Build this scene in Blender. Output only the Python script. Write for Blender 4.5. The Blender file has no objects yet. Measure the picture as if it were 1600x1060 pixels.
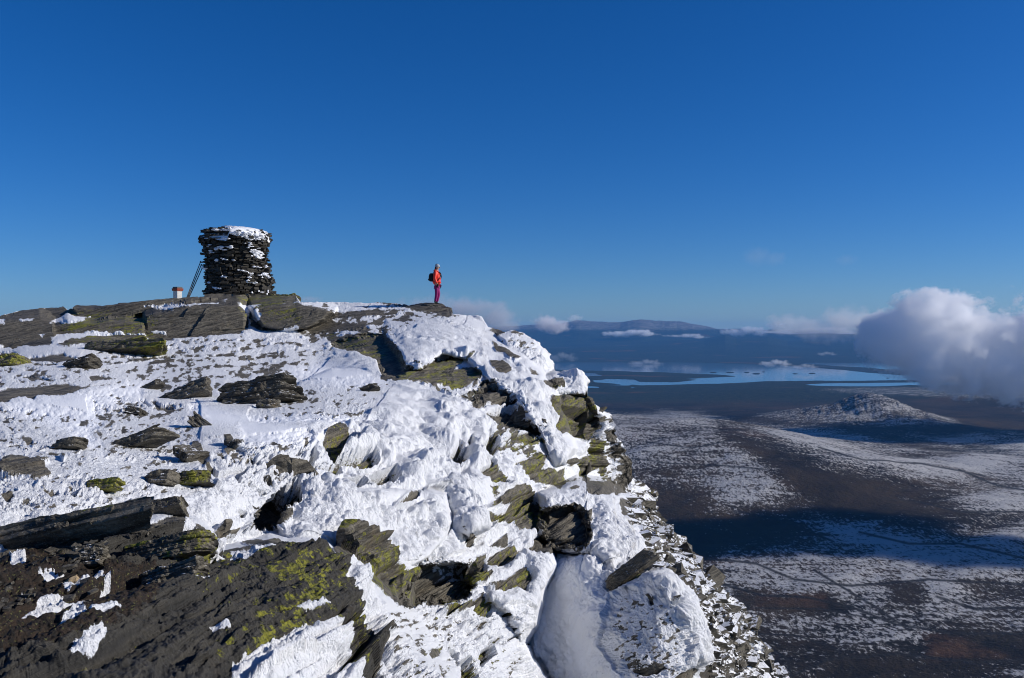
import bpy, bmesh, math, random
import numpy as np
from mathutils import Vector, Matrix, Euler

sc = bpy.context.scene
R = math.radians
random.seed(7)
COL = sc.collection

# ------------------------------------------------------------------ camera
F = 1378.0           # focal length in photograph pixels (1600 wide)
HY = 520.0           # row of the true horizon
cam_d = bpy.data.cameras.new('camera')
cam_d.sensor_width = 36.0
cam_d.lens = 36.0 * F / 1600.0
cam_d.shift_y = -(530.0 - HY) / 1600.0
cam_d.clip_start = 0.2
cam_d.clip_end = 200000
cam = bpy.data.objects.new('camera', cam_d)
COL.objects.link(cam)
cam.location = (0, 0, 0)
cam.rotation_euler = (R(90), 0, 0)
sc.camera = cam

# ------------------------------------------------------------------ sky and sun
SUN_AZ, SUN_EL = R(92), R(27)         # azimuth measured from +Y (view direction) towards +X (right)
world = bpy.data.worlds.new('World')
sc.world = world
world.use_nodes = True
wn, wl = world.node_tree.nodes, world.node_tree.links
wn.clear()
sky = wn.new('ShaderNodeTexSky')
sky.sky_type = 'NISHITA'
sky.sun_disc = False
sky.sun_elevation = SUN_EL
sky.sun_rotation = SUN_AZ
sky.altitude = 1500
sky.air_density = 1.0
sky.dust_density = 1.0
sky.ozone_density = 10.0
bg = wn.new('ShaderNodeBackground')
bg.inputs['Strength'].default_value = 0.094
wo = wn.new('ShaderNodeOutputWorld')
hs = wn.new('ShaderNodeHueSaturation')
hs.inputs['Saturation'].default_value = 1.14
hs.inputs['Hue'].default_value = 0.506
wl.new(sky.outputs[0], hs.inputs['Color'])
wl.new(hs.outputs[0], bg.inputs['Color'])
wl.new(bg.outputs[0], wo.inputs['Surface'])

sun_d = bpy.data.lights.new('sun', 'SUN')
sun_d.energy = 4.4
sun_d.angle = R(0.5)
sun_d.color = (1.0, 0.95, 0.88)
sun = bpy.data.objects.new('sun', sun_d)
COL.objects.link(sun)
SDIR = Vector((math.sin(SUN_AZ) * math.cos(SUN_EL), math.cos(SUN_AZ) * math.cos(SUN_EL), math.sin(SUN_EL)))
sun.rotation_euler = SDIR.to_track_quat('Z', 'Y').to_euler()

sc.view_settings.view_transform = 'Standard'
sc.view_settings.look = 'None'
sc.view_settings.gamma = 1
sc.view_settings.exposure = 0.0
sc.view_settings.use_curve_mapping = False
sc.cycles.use_denoising = True
sc.render.filter_size = 1.0
sc.cycles.filter_width = 1.05
sc.cycles.max_bounces = 42
sc.cycles.diffuse_bounces = 7
sc.cycles.volume_bounces = 40
sc.cycles.volume_max_steps = 256

# ------------------------------------------------------------------ numeric helpers
rng = np.random.default_rng(11)
TAB = rng.random((64, 64, 64), dtype=np.float32)

def vnoise(x, y, z):
    "value noise in -1..1"
    x = np.asarray(x, np.float32); y = np.asarray(y, np.float32); z = np.asarray(z, np.float32)
    xi = np.floor(x).astype(np.int32); yi = np.floor(y).astype(np.int32); zi = np.floor(z).astype(np.int32)
    fx = x - xi; fy = y - yi; fz = z - zi
    fx = fx * fx * (3 - 2 * fx); fy = fy * fy * (3 - 2 * fy); fz = fz * fz * (3 - 2 * fz)
    x0 = xi & 63; x1 = (xi + 1) & 63; y0 = yi & 63; y1 = (yi + 1) & 63; z0 = zi & 63; z1 = (zi + 1) & 63
    a = TAB[x0, y0, z0] * (1 - fx) + TAB[x1, y0, z0] * fx
    b = TAB[x0, y1, z0] * (1 - fx) + TAB[x1, y1, z0] * fx
    c = TAB[x0, y0, z1] * (1 - fx) + TAB[x1, y0, z1] * fx
    d = TAB[x0, y1, z1] * (1 - fx) + TAB[x1, y1, z1] * fx
    a = a * (1 - fy) + b * fy
    c = c * (1 - fy) + d * fy
    return (a * (1 - fz) + c * fz) * 2 - 1

def rot(x, y, z, k):
    a = 0.6 + 1.1 * k; b = 0.4 + 0.7 * k
    x, y = x * math.cos(a) - y * math.sin(a), x * math.sin(a) + y * math.cos(a)
    y, z = y * math.cos(b) - z * math.sin(b), y * math.sin(b) + z * math.cos(b)
    return x + 7.3 * k, y + 3.1 * k, z + 11.7 * k

def fbm(x, y, z, n=4, gain=0.5):
    s = 0; a = 1.0; f = 1.0; t = 0
    for k in range(n):
        u, v, w = rot(x * f, y * f, z * f, k)
        s = s + a * vnoise(u, v, w); t += a
        a *= gain; f *= 2.03
    return s / t

def hash2(a, b):
    a = np.asarray(a).astype(np.int32); b = np.asarray(b).astype(np.int32)
    return TAB[a & 63, b & 63, (a * 7 + b * 13 + (a >> 6) * 5 + (b >> 6) * 3) & 63]

def sstep(e0, e1, x):
    t = np.clip((x - e0) / (e1 - e0), 0, 1)
    return t * t * (3 - 2 * t)

def tps(points):
    "thin-plate interpolation of log depth over photo coordinates"
    P = np.array(points, float)
    X = P[:, :2] / 300.0; v = np.log(P[:, 2]); n = len(P)
    d2 = ((X[:, None] - X[None]) ** 2).sum(2)
    K = 0.5 * d2 * np.log(d2 + 1e-9) + np.eye(n) * 0.004
    A = np.zeros((n + 3, n + 3)); A[:n, :n] = K; A[:n, n] = 1; A[:n, n + 1:] = X
    A[n:, :n] = A[:n, n:].T
    w = np.linalg.solve(A, np.concatenate([v, np.zeros(3)]))
    def f(x, y):
        x = x / 300.0; y = y / 300.0
        r = w[n] + w[n + 1] * x + w[n + 2] * y
        for i in range(n):
            q = (x - X[i, 0]) ** 2 + (y - X[i, 1]) ** 2
            r = r + w[i] * 0.5 * q * np.log(q + 1e-9)
        return np.exp(r)
    return f

def sdist(poly, x, y, reach=60.0, closed=True):
    "signed distance in photo pixels, positive inside; -reach where far away"
    out = np.full(x.shape, -reach, np.float32)
    P = np.array(poly, float)
    lo = P.min(0) - reach; hi = P.max(0) + reach
    m = (x > lo[0]) & (x < hi[0]) & (y > lo[1]) & (y < hi[1])
    if not m.any():
        return out
    px = x[m]; py = y[m]
    d = np.full(px.shape, 1e9); ins = np.zeros(px.shape, bool)
    n = len(P)
    for i in range(n if closed else n - 1):
        ax, ay = P[i]; bx, by = P[(i + 1) % n]
        ex, ey = bx - ax, by - ay
        t = np.clip(((px - ax) * ex + (py - ay) * ey) / (ex * ex + ey * ey + 1e-9), 0, 1)
        d = np.minimum(d, (px - ax - t * ex) ** 2 + (py - ay - t * ey) ** 2)
        if closed and ay != by:
            c = ((ay > py) != (by > py)) & (px < (bx - ax) * (py - ay) / (by - ay) + ax)
            ins ^= c
    d = np.sqrt(d)
    out[m] = np.where(ins, d, -d)
    return out

def interp(x, pts):
    pts = np.array(pts, float)
    return np.interp(x, pts[:, 0], pts[:, 1])

# ------------------------------------------------------------------ object helpers
def tag(o, label=None, cat=None, group=None, kind=None):
    if label: o['label'] = label
    if cat: o['category'] = cat
    if group: o['group'] = group
    if kind: o['kind'] = kind
    return o

def mesh_obj(name, V, Fc, mat=None, parent=None, smooth=True, attrs=None, loc=None):
    me = bpy.data.meshes.new(name)
    V = np.asarray(V, np.float32)
    if isinstance(Fc, np.ndarray):
        k = Fc.shape[1]
        me.vertices.add(len(V)); me.vertices.foreach_set('co', V.ravel())
        me.loops.add(Fc.size); me.loops.foreach_set('vertex_index', Fc.astype(np.int32).ravel())
        me.polygons.add(len(Fc))
        me.polygons.foreach_set('loop_start', np.arange(0, Fc.size, k, dtype=np.int32))
        me.update(calc_edges=True)
    else:
        me.from_pydata([tuple(map(float, v)) for v in V], [], [tuple(int(i) for i in f) for f in Fc])
        me.update()
    me.validate()
    me.polygons.foreach_set('use_smooth', np.full(len(me.polygons), smooth, bool))
    if attrs:
        for k, v in attrs.items():
            a = me.attributes.new(k, 'FLOAT', 'POINT')
            a.data.foreach_set('value', np.asarray(v, np.float32).ravel())
    o = bpy.data.objects.new(name, me)
    COL.objects.link(o)
    if mat: me.materials.append(mat)
    if parent: o.parent = parent
    if loc is not None: o.location = loc
    return o

def empty(name, loc, rz=0):
    o = bpy.data.objects.new(name, None)
    COL.objects.link(o)
    o.empty_display_size = 0.3
    o.location = loc; o.rotation_euler = (0, 0, rz)
    return o

def grid_faces(nr, nc):
    i = np.arange(nr - 1)[:, None] * nc + np.arange(nc - 1)[None]
    i = i.ravel()
    return np.stack([i, i + nc, i + nc + 1, i + 1], 1)

def world_pt(px, py, D):
    return Vector(((px - 800.0) / F * D, D, (HY - py) / F * D))

class NT:
    "small node-tree writer"
    def __init__(s, name):
        s.m = bpy.data.materials.new(name); s.m.use_nodes = True
        s.n = s.m.node_tree.nodes; s.l = s.m.node_tree.links; s.n.clear()
        s.out = s.n.new('ShaderNodeOutputMaterial')
    def set(s, sock, v):
        if isinstance(v, bpy.types.NodeSocket): s.l.new(v, sock)
        elif isinstance(v, bpy.types.Node): s.l.new(v.outputs[0], sock)
        elif isinstance(v, (tuple, list)) and len(v) == 3 and sock.type == 'RGBA': sock.default_value = (*v, 1)
        else: sock.default_value = v
    def math(s, op, a, b=None, c=None, clamp=False):
        n = s.n.new('ShaderNodeMath'); n.operation = op; n.use_clamp = clamp
        s.set(n.inputs[0], a)
        if b is not None: s.set(n.inputs[1], b)
        if c is not None: s.set(n.inputs[2], c)
        return n.outputs[0]
    def vmath(s, op, a, b=None):
        n = s.n.new('ShaderNodeVectorMath'); n.operation = op
        s.set(n.inputs[0], a)
        if b is not None: s.set(n.inputs[1], b)
        return n.outputs['Value'] if op in ('LENGTH', 'DISTANCE', 'DOT_PRODUCT') else n.outputs[0]
    def coord(s, which='Object'):
        return s.n.new('ShaderNodeTexCoord').outputs[which]
    def pos(s):
        return s.n.new('ShaderNodeNewGeometry').outputs['Position']
    def nrm(s):
        return s.n.new('ShaderNodeNewGeometry').outputs['Normal']
    def mapping(s, v, scale=(1, 1, 1), rot=(0, 0, 0), loc=(0, 0, 0)):
        n = s.n.new('ShaderNodeMapping'); s.l.new(v, n.inputs[0])
        n.inputs['Scale'].default_value = scale; n.inputs['Rotation'].default_value = rot; n.inputs['Location'].default_value = loc
        return n.outputs[0]
    def noise(s, v, scale, detail=4, rough=0.55, dist=0.0):
        n = s.n.new('ShaderNodeTexNoise'); s.l.new(v, n.inputs['Vector'])
        n.inputs['Scale'].default_value = scale; n.inputs['Detail'].default_value = detail
        n.inputs['Roughness'].default_value = rough; n.inputs['Distortion'].default_value = dist
        return n.outputs[0]
    def vor(s, v, scale, feature='F1'):
        n = s.n.new('ShaderNodeTexVoronoi'); n.feature = feature; s.l.new(v, n.inputs['Vector'])
        n.inputs['Scale'].default_value = scale
        return n.outputs[0]
    def ramp(s, v, lo, hi, a=0.0, b=1.0):
        n = s.n.new('ShaderNodeMapRange'); n.interpolation_type = 'SMOOTHSTEP'
        s.set(n.inputs[0], v); n.inputs[1].default_value = lo; n.inputs[2].default_value = hi
        n.inputs[3].default_value = a; n.inputs[4].default_value = b
        return n.outputs[0]
    def mix(s, f, a, b):
        n = s.n.new('ShaderNodeMix'); n.data_type = 'RGBA'
        s.set(n.inputs[0], f); s.set(n.inputs[6], a); s.set(n.inputs[7], b)
        return n.outputs[2]
    def attr(s, name):
        n = s.n.new('ShaderNodeAttribute'); n.attribute_name = name
        return n.outputs['Fac']
    def bump(s, h, strength=0.5, dist=0.02, normal=None):
        n = s.n.new('ShaderNodeBump'); s.set(n.inputs['Height'], h)
        n.inputs['Strength'].default_value = strength; n.inputs['Distance'].default_value = dist
        if normal is not None: s.l.new(normal, n.inputs['Normal'])
        return n.outputs[0]
    def bsdf(s, color, rough=0.8, normal=None, spec=0.3, **kw):
        n = s.n.new('ShaderNodeBsdfPrincipled')
        s.set(n.inputs['Base Color'], color); s.set(n.inputs['Roughness'], rough)
        n.inputs['Specular IOR Level'].default_value = spec
        for k, v in kw.items(): s.set(n.inputs[k.replace('_', ' ')], v)
        if normal is not None: s.l.new(normal, n.inputs['Normal'])
        return n.outputs[0]
    def done(s, surf=None, vol=None):
        if surf is not None: s.l.new(surf, s.out.inputs['Surface'])
        if vol is not None: s.l.new(vol, s.out.inputs['Volume'])
        return s.m

def plain(name, color, rough=0.7, spec=0.3, var=0.25, scale=30, bump=0.0, bdist=0.005):
    t = NT(name); c = t.coord()
    n = t.noise(c, scale, 4)
    col = t.mix(n, tuple(x * (1 - var) for x in color), tuple(min(1, x * (1 + var)) for x in color))
    nn = t.bump(n, bump, bdist) if bump else None
    return t.done(t.bsdf(col, rough, nn, spec))

# ------------------------------------------------------------------ materials of the ridge
THETA = R(18)
def strata_vec(t, p):
    return t.mapping(p, scale=(1, 1, 1), rot=(0, THETA, 0))

def rock_color(t, p, lichen=None, moss=None, dark=1.0, near_dark=None):
    sv = strata_vec(t, p)
    st = t.mapping(sv, scale=(0.8, 0.8, 9.0))
    a = t.noise(st, 2.4, 6, 0.65, 0.3)
    b = t.noise(p, 6.5, 6, 0.7)
    c = t.noise(p, 34, 4, 0.7)
    base = t.mix(t.ramp(a, 0.32, 0.68), (0.024 * dark, 0.021 * dark, 0.017 * dark), (0.16 * dark, 0.14 * dark, 0.105 * dark))
    base = t.mix(t.ramp(b, 0.5, 0.72, 0, 0.65), base, (0.26 * dark, 0.23 * dark, 0.17 * dark))
    base = t.mix(t.ramp(c, 0.52, 0.7, 0, 0.6), base, (0.02, 0.019, 0.016))
    d2 = t.noise(p, 85, 3, 0.7)
    base = t.mix(t.ramp(d2, 0.56, 0.68, 0, 0.55), base, (0.30 * dark, 0.29 * dark, 0.25 * dark))
    tan = t.noise(t.mapping(p, loc=(9, 3, 5)), 3.1, 5, 0.65)
    base = t.mix(t.ramp(tan, 0.6, 0.72, 0, 0.6), base, (0.15 * dark, 0.11 * dark, 0.06 * dark))
    if near_dark is not None:      # blotchy darker colour over the near rocks
        cr = t.ramp(t.math('ADD', t.math('MULTIPLY', near_dark, 0.42), t.noise(t.mapping(p, loc=(4, 4, 4)), 17, 6, 0.75)), 0.60, 0.80)
        base = t.mix(t.math('MULTIPLY', cr, 0.78), base, (0.024, 0.023, 0.020))
    lf = t.noise(t.mapping(st, loc=(3, 1, 2)), 0.9, 4, 0.6)
    lf2 = t.noise(t.mapping(p, loc=(1, 7, 2)), 11, 6, 0.75)
    l = t.math('ADD', t.math('MULTIPLY', lf, 0.45), t.math('MULTIPLY', lf2, 0.55))
    if lichen is not None:
        l = t.math('ADD', l, t.math('MULTIPLY', t.math('SUBTRACT', lichen, 0.55), 0.17))
    lm = t.ramp(l, 0.562, 0.585, 0, 0.85)
    lcol = t.mix(t.ramp(c, 0.4, 0.6), (0.27, 0.26, 0.02), (0.10, 0.105, 0.022))
    base = t.mix(lm, base, lcol)
    if moss is not None:
        mc = t.mix(t.ramp(c, 0.4, 0.6), (0.032, 0.020, 0.012), (0.009, 0.007, 0.005))
        mc = t.mix(t.ramp(t.noise(p, 60, 2), 0.62, 0.7), mc, (0.12, 0.12, 0.04))
        mm = t.ramp(t.math('ADD', moss, t.math('MULTIPLY', t.math('SUBTRACT', b, 0.5), 2.6)), 0.5, 0.65)
        base = t.mix(mm, base, mc)
    h = t.math('ADD', t.math('MULTIPLY', a, 1.0), t.math('ADD', t.math('MULTIPLY', b, 0.35), t.math('MULTIPLY', c, 0.22)))
    return base, h, c

def make_ridge_mat():
    t = NT('ridge'); p = t.pos()
    base, h, c = rock_color(t, p, t.attr('lichen'), t.attr('moss'), near_dark=t.attr('near_dark'))
    sn = t.attr('snow')
    e = t.noise(p, 16, 5, 0.7)
    e2 = t.noise(p, 70, 3, 0.7)
    ev = t.math('ADD', sn, t.math('ADD', t.math('MULTIPLY', t.math('SUBTRACT', e, 0.5), 1.1), t.math('MULTIPLY', t.math('SUBTRACT', e2, 0.5), 0.8)))
    sf = t.ramp(ev, -0.05, 0.08)
    scol = t.mix(t.noise(p, 3, 3), (0.86, 0.875, 0.90), (0.90, 0.90, 0.905))
    g1 = t.noise(t.mapping(p, scale=(1, 1, 0.45), rot=(0, R(-20), 0)), 26, 5, 0.65)
    g2 = t.noise(p, 120, 3, 0.6)
    sm = t.attr('smoothness')
    sb = t.math('MULTIPLY', t.math('ADD', g1, t.math('MULTIPLY', g2, 0.3)), t.math('SUBTRACT', 1.0, t.math('MULTIPLY', sm, 0.85)))
    nr = t.bump(h, 0.9, 0.05)
    ns = t.bump(sb, 0.9, 0.06)
    r = t.bsdf(base, 0.75, nr, 0.35)
    s = t.bsdf(scol, 0.65, ns, 0.25)
    mx = t.n.new('ShaderNodeMixShader')
    t.l.new(sf, mx.inputs[0]); t.l.new(r, mx.inputs[1]); t.l.new(s, mx.inputs[2])
    return t.done(mx.outputs[0])

def make_rock_mat(name, lich=0.4, snow=0.0, dark=1.0, mossy=0.0):
    t = NT(name); p = t.pos()
    v = t.n.new('ShaderNodeValue'); v.outputs[0].default_value = lich
    base, h, c = rock_color(t, p, v.outputs[0], None, dark)
    if snow > 0:
        nz = t.n.new('ShaderNodeSeparateXYZ'); t.l.new(t.nrm(), nz.inputs[0])
        f = t.math('ADD', nz.outputs[2], t.math('MULTIPLY', t.math('SUBTRACT', t.noise(p, 9, 5, 0.7), 0.5), 1.4))
        base = t.mix(t.ramp(f, 1.15 - snow * 0.5, 1.22 - snow * 0.5), base, (0.87, 0.88, 0.9))
    return t.done(t.bsdf(base, 0.75, t.bump(h, 0.9, 0.04), 0.35))

def make_snow_mat():
    t = NT('snow'); p = t.pos()
    g = t.math('ADD', t.noise(p, 26, 5, 0.65), t.math('MULTIPLY', t.noise(p, 110, 3, 0.6), 0.3))
    return t.done(t.bsdf(t.mix(t.noise(p, 3, 3), (0.86, 0.875, 0.90), (0.90, 0.90, 0.905)), 0.65, t.bump(g, 0.6, 0.03), 0.25))

M_RIDGE = make_ridge_mat()
M_SNOW = make_snow_mat()
M_ROCK = make_rock_mat('schist', 0.25)
M_ROCK_L = make_rock_mat('lichened_schist', 0.85)
M_ROCK_S = make_rock_mat('snowy_schist', 0.3, 0.75)
M_ROCK_D = make_rock_mat('dark_schist', 0.0, 0.42, 0.6)
M_ROCK_P = make_rock_mat('dusted_schist', 0.25, 0.36)

# ------------------------------------------------------------------ the summit ridge
SKY = [(-400, 500), (-100, 498), (0, 495), (12, 489), (30, 484), (60, 481), (98, 479), (106, 484), (118, 478), (150, 477), (200, 475),
       (240, 473), (265, 468), (300, 465), (330, 463), (395, 463), (462, 463), (468, 473), (500, 473), (600, 474), (640, 477),
       (668, 473), (690, 476), (703, 482), (708, 491), (735, 494), (752, 497), (762, 512), (778, 514), (788, 520), (800, 516),
       (815, 519), (838, 533), (855, 555), (868, 580), (884, 583), (896, 582), (908, 590), (917, 605), (915, 622), (930, 632),
       (944, 643), (955, 647), (960, 672), (974, 697), (980, 716), (985, 745), (1010, 758), (1021, 776), (1026, 800), (1045, 828),
       (1055, 843), (1066, 858), (1088, 868), (1095, 887), (1120, 912), (1135, 928), (1160, 945), (1172, 965), (1180, 990), (1188, 1010),
       (1205, 1030), (1228, 1056), (1260, 1085), (1300, 1125), (1420, 1240), (1500, 1300)]

NEARP = [(-300, 560, 22), (-300, 700, 9.5), (-300, 1000, 4), (-300, 1400, 2.3), (0, 540, 29), (0, 600, 17), (0, 640, 12.5), (0, 700, 9), (0, 760, 7.2),
         (0, 830, 6), (150, 600, 18), (150, 700, 9.5), (150, 800, 6.8), (250, 600, 20), (250, 680, 11.5), (300, 760, 8.6),
         (400, 560, 26.5), (400, 620, 18), (420, 660, 13.5), (500, 560, 27)]
BASEP = NEARP + [(-300, 500, 34), (0, 494, 35), (100, 480, 36), (200, 475, 37), (300, 466, 39), (370, 463, 39.5), (480, 473, 38),
         (600, 474, 37), (680, 474, 36), (706, 490, 34.5), (760, 505, 33), (800, 520, 32), (870, 580, 29), (915, 612, 27),
         (950, 645, 26.5), (975, 695, 26.5), (1000, 750, 27), (1035, 810, 28), (1060, 860, 29), (1110, 900, 30), (1170, 960, 31),
         (1235, 1060, 32), (1300, 1130, 32), (1500, 1300, 33), (200, 526, 30), (380, 520, 30.5), (450, 520, 31), (560, 520, 30),
         (550, 600, 21.5), (620, 600, 20.5), (640, 500, 33), (700, 520, 31), (640, 560, 25), (750, 560, 26.5), (780, 600, 22.5),
         (830, 600, 23.5), (870, 600, 25), (850, 650, 22), (900, 680, 23), (930, 740, 23.5), (880, 740, 20.5), (820, 680, 19),
         (850, 720, 18.5), (960, 780, 24), (1000, 840, 25), (1060, 920, 27), (1120, 1000, 27.5), (1180, 1060, 29), (1100, 1060, 25),
         (300, 850, 7.5), (300, 1060, 5.5), (600, 700, 15), (700, 720, 15), (700, 850, 13), (800, 850, 15), (800, 1060, 14), (600, 1060, 11),
         (600, 1400, 7), (1000, 1400, 14), (1400, 1400, 30)]
CLIFFP = NEARP + [(340, 700, 10.4), (340, 850, 8.0), (430, 700, 10.9), (430, 770, 9.6), (430, 850, 8.6), (500, 640, 15.2), (500, 720, 11.4), (500, 860, 9.0),
          (600, 640, 16.5), (600, 720, 12.8), (600, 800, 11.2), (600, 870, 10.2), (700, 640, 19.0), (700, 700, 15.2), (700, 800, 12.6),
          (700, 860, 11.4), (760, 690, 17), (760, 760, 14.4), (760, 840, 12.9), (830, 700, 18.5), (830, 800, 15.2), (820, 900, 12.4),
          (760, 950, 11.2), (700, 950, 10.4), (640, 1000, 9.0), (750, 1050, 9.6), (810, 1000, 11.3), (840, 1060, 11.4), (600, 950, 9.3),
          (600, 1060, 8.0), (840, 960, 12.4), (500, 1060, 6.5), (300, 1060, 5.2), (600, 1400, 4.5), (900, 1400, 7), (900, 800, 17), (870, 860, 14)]

LAYERS = [  # (polygon, depth points, rounding width px, rounding depth m, outside slope m per px, corner warp px)
    # stacked ledges of the summit band
    ([(112, 482), (180, 476), (300, 469), (345, 469), (300, 478), (225, 490), (160, 500), (118, 496)], [(112, 482, 33.6), (200, 476, 33.8), (340, 469, 35), (160, 498, 33)], 4, 0.35, 0.22),
    ([(226, 492), (300, 480), (372, 476), (386, 490), (385, 514), (300, 525), (228, 531)], [(226, 492, 31.2), (300, 482, 31.6), (380, 480, 32), (385, 514, 31.2), (230, 530, 30.2), (300, 520, 30.6)], 5, 0.5, 0.22),
    ([(394, 480), (430, 476), (470, 478), (520, 489), (505, 500), (478, 512), (440, 517), (410, 512)], [(394, 480, 32.2), (470, 478, 32.4), (515, 490, 32), (410, 512, 31), (470, 512, 31)], 5, 0.5, 0.22),
    ([(60, 512), (105, 500), (150, 501), (196, 498), (226, 504), (231, 529), (190, 533), (135, 540), (85, 536)], [(60, 512, 29.8), (200, 498, 30.4), (230, 528, 29.3), (90, 536, 28.8), (150, 520, 29.4)], 5, 0.5, 0.2),
    ([(-60, 503), (20, 500), (62, 496), (84, 505), (88, 530), (60, 542), (-60, 548)], [(-60, 505, 29.6), (60, 500, 30), (85, 530, 28.3), (-60, 545, 27.6), (20, 520, 28.8)], 5, 0.5, 0.2),
    ([(88, 546), (150, 541), (226, 534), (262, 541), (200, 551), (130, 556), (95, 556)], [(88, 546, 26.4), (260, 541, 27.2), (95, 556, 25.6), (200, 550, 26)], 4, 0.3, 0.2),
    # ice coat over the upper blocks
    ([(600, 496), (700, 488), (760, 508), (790, 530), (840, 575), (868, 610), (885, 650), (895, 700), (880, 722), (858, 712), (843, 676), (820, 640), (806, 622),
      (775, 602), (752, 585), (728, 562), (690, 556), (655, 578), (632, 572), (606, 540), (590, 515)],
     [(600, 500, 32.5), (700, 492, 32.3), (640, 560, 23.8), (750, 560, 25.4), (780, 600, 21.6), (830, 600, 22.6), (850, 650, 20.8), (880, 710, 19), (790, 530, 29.5), (690, 550, 25.2)],
     14, 0.8, 0.25),
    # rounded ice dome on the skyline
    ([(774, 520), (800, 514), (840, 528), (858, 555), (872, 582), (850, 592), (820, 585), (800, 568), (782, 545)],
     [(800, 516, 30), (868, 578, 28.3), (800, 560, 27), (840, 560, 27.6)], 18, 1.6, 0.3),
    ([(845, 590), (880, 580), (905, 582), (920, 605), (914, 616), (870, 619), (850, 612)],
     [(850, 590, 24.8), (915, 600, 25), (870, 615, 24)], 10, 0.8, 0.3),
    ([(918, 622), (944, 640), (960, 672), (976, 700), (968, 735), (945, 742), (940, 700), (932, 660)],
     [(920, 625, 25), (970, 720, 25.6), (940, 740, 24.6)], 10, 0.8, 0.3),
    # main cliff
    ([(-300, 640), (150, 645), (300, 640), (400, 636), (470, 600), (520, 580), (560, 577), (600, 590), (628, 600), (688, 614), (706, 623), (740, 642), (762, 658),
      (800, 674), (846, 694), (870, 740), (842, 790), (850, 858), (838, 905), (832, 960), (818, 1005), (850, 1060), (870, 1400), (-300, 1400)],
     CLIFFP, 16, 0.5, 0.28),
    # round ice boss beside the curtain
    ([(706, 735), (735, 722), (765, 745), (775, 790), (765, 825), (735, 842), (712, 820), (700, 780)],
     [(705, 730, 14.2), (775, 740, 14.2), (740, 840, 11.3), (700, 800, 12.3), (775, 820, 12.4)], 26, 1.0, 0.15),
    # hanging ice curtain
    ([(360, 690), (440, 690), (500, 735), (560, 760), (640, 765), (694, 775), (708, 815), (694, 842), (672, 872), (640, 886), (608, 874), (575, 852),
      (520, 858), (470, 852), (436, 838), (430, 790), (400, 740)],
     [(360, 690, 10.3), (440, 690, 10.8), (500, 735, 10.5), (560, 760, 10.7), (694, 775, 12.5), (640, 886, 9.6), (470, 850, 8.3), (560, 860, 9.0), (700, 840, 11.3), (430, 790, 9.2)],
     16, 0.45, 0.12),
    # small ledge right of the hollow
    ([(770, 880), (820, 862), (858, 858), (862, 880), (842, 930), (832, 975), (812, 1005), (790, 960), (760, 940), (752, 905)],
     [(770, 880, 12.4), (860, 870, 12.7), (835, 960, 11.6), (760, 940, 11.0), (810, 1000, 11.0)], 14, 0.6, 0.12),
    # ice-capped boulder
    ([(842, 768), (900, 754), (940, 764), (980, 798), (1010, 832), (1028, 858), (1018, 885), (962, 922), (946, 910), (925, 868), (880, 862), (850, 856), (836, 826)],
     [(842, 768, 15.2), (900, 758, 16.2), (980, 800, 16), (1025, 860, 14.8), (940, 850, 13.7), (880, 830, 13.9), (950, 915, 13.1), (850, 856, 13.4)], 22, 1.2, 0.25),
    # hollow and big rime boulder
    ([(806, 868), (930, 862), (1012, 876), (1052, 888), (1088, 925), (1108, 975), (1114, 1030), (1096, 1058), (1100, 1400), (700, 1400), (760, 1060), (750, 1005), (775, 940)],
     [(820, 900, 14.1), (870, 880, 14.0), (870, 950, 13.7), (860, 1050, 12.9), (800, 1000, 13.3), (930, 890, 13.4), (930, 980, 12.3), (1000, 892, 12.7), (1000, 1000, 11.5), (1060, 940, 11.8),
      (1060, 1040, 11.2), (1100, 1000, 11.9), (1000, 1060, 11.1), (930, 1060, 11.9), (900, 1400, 9), (1100, 1400, 10)], 34, 1.7, 0.25),
    # dark lichen slab behind the near rocks
    ([(518, 860), (545, 838), (600, 842), (625, 868), (648, 892), (642, 945), (622, 950), (570, 910), (530, 890)],
     [(518, 860, 8.5), (600, 842, 9.2), (645, 900, 9.1), (625, 948, 8.3), (545, 890, 8.2)], 6, 0.3, 0.12),
    # near rocks
    ([(-300, 850), (0, 838), (130, 826), (205, 808), (290, 806), (322, 832), (348, 862), (420, 848), (500, 860), (548, 884), (602, 930), (642, 995), (696, 1060),
      (760, 1160), (800, 1400), (-300, 1400)],
     [(-300, 1000, 3.9), (-300, 850, 5.6), (0, 850, 5.7), (0, 950, 4.6), (0, 1060, 3.85), (150, 850, 5.8), (150, 950, 4.75), (150, 1060, 3.9), (300, 860, 6.1), (300, 960, 4.9), (300, 1060, 4.1),
      (420, 950, 5.2), (500, 880, 6.3), (500, 980, 5.0), (550, 1060, 4.7), (600, 1000, 5.7), (660, 1060, 5.5), (420, 1060, 4.3), (0, 1400, 2.35), (400, 1400, 2.5), (700, 1400, 3.6), (350, 870, 6.3)],
     20, 0.4, 0.07),
]
_base = tps(BASEP)
_lay = [(np.array(l[0], float), tps(l[1]), l[2], l[3], l[4]) for l in LAYERS]

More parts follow.
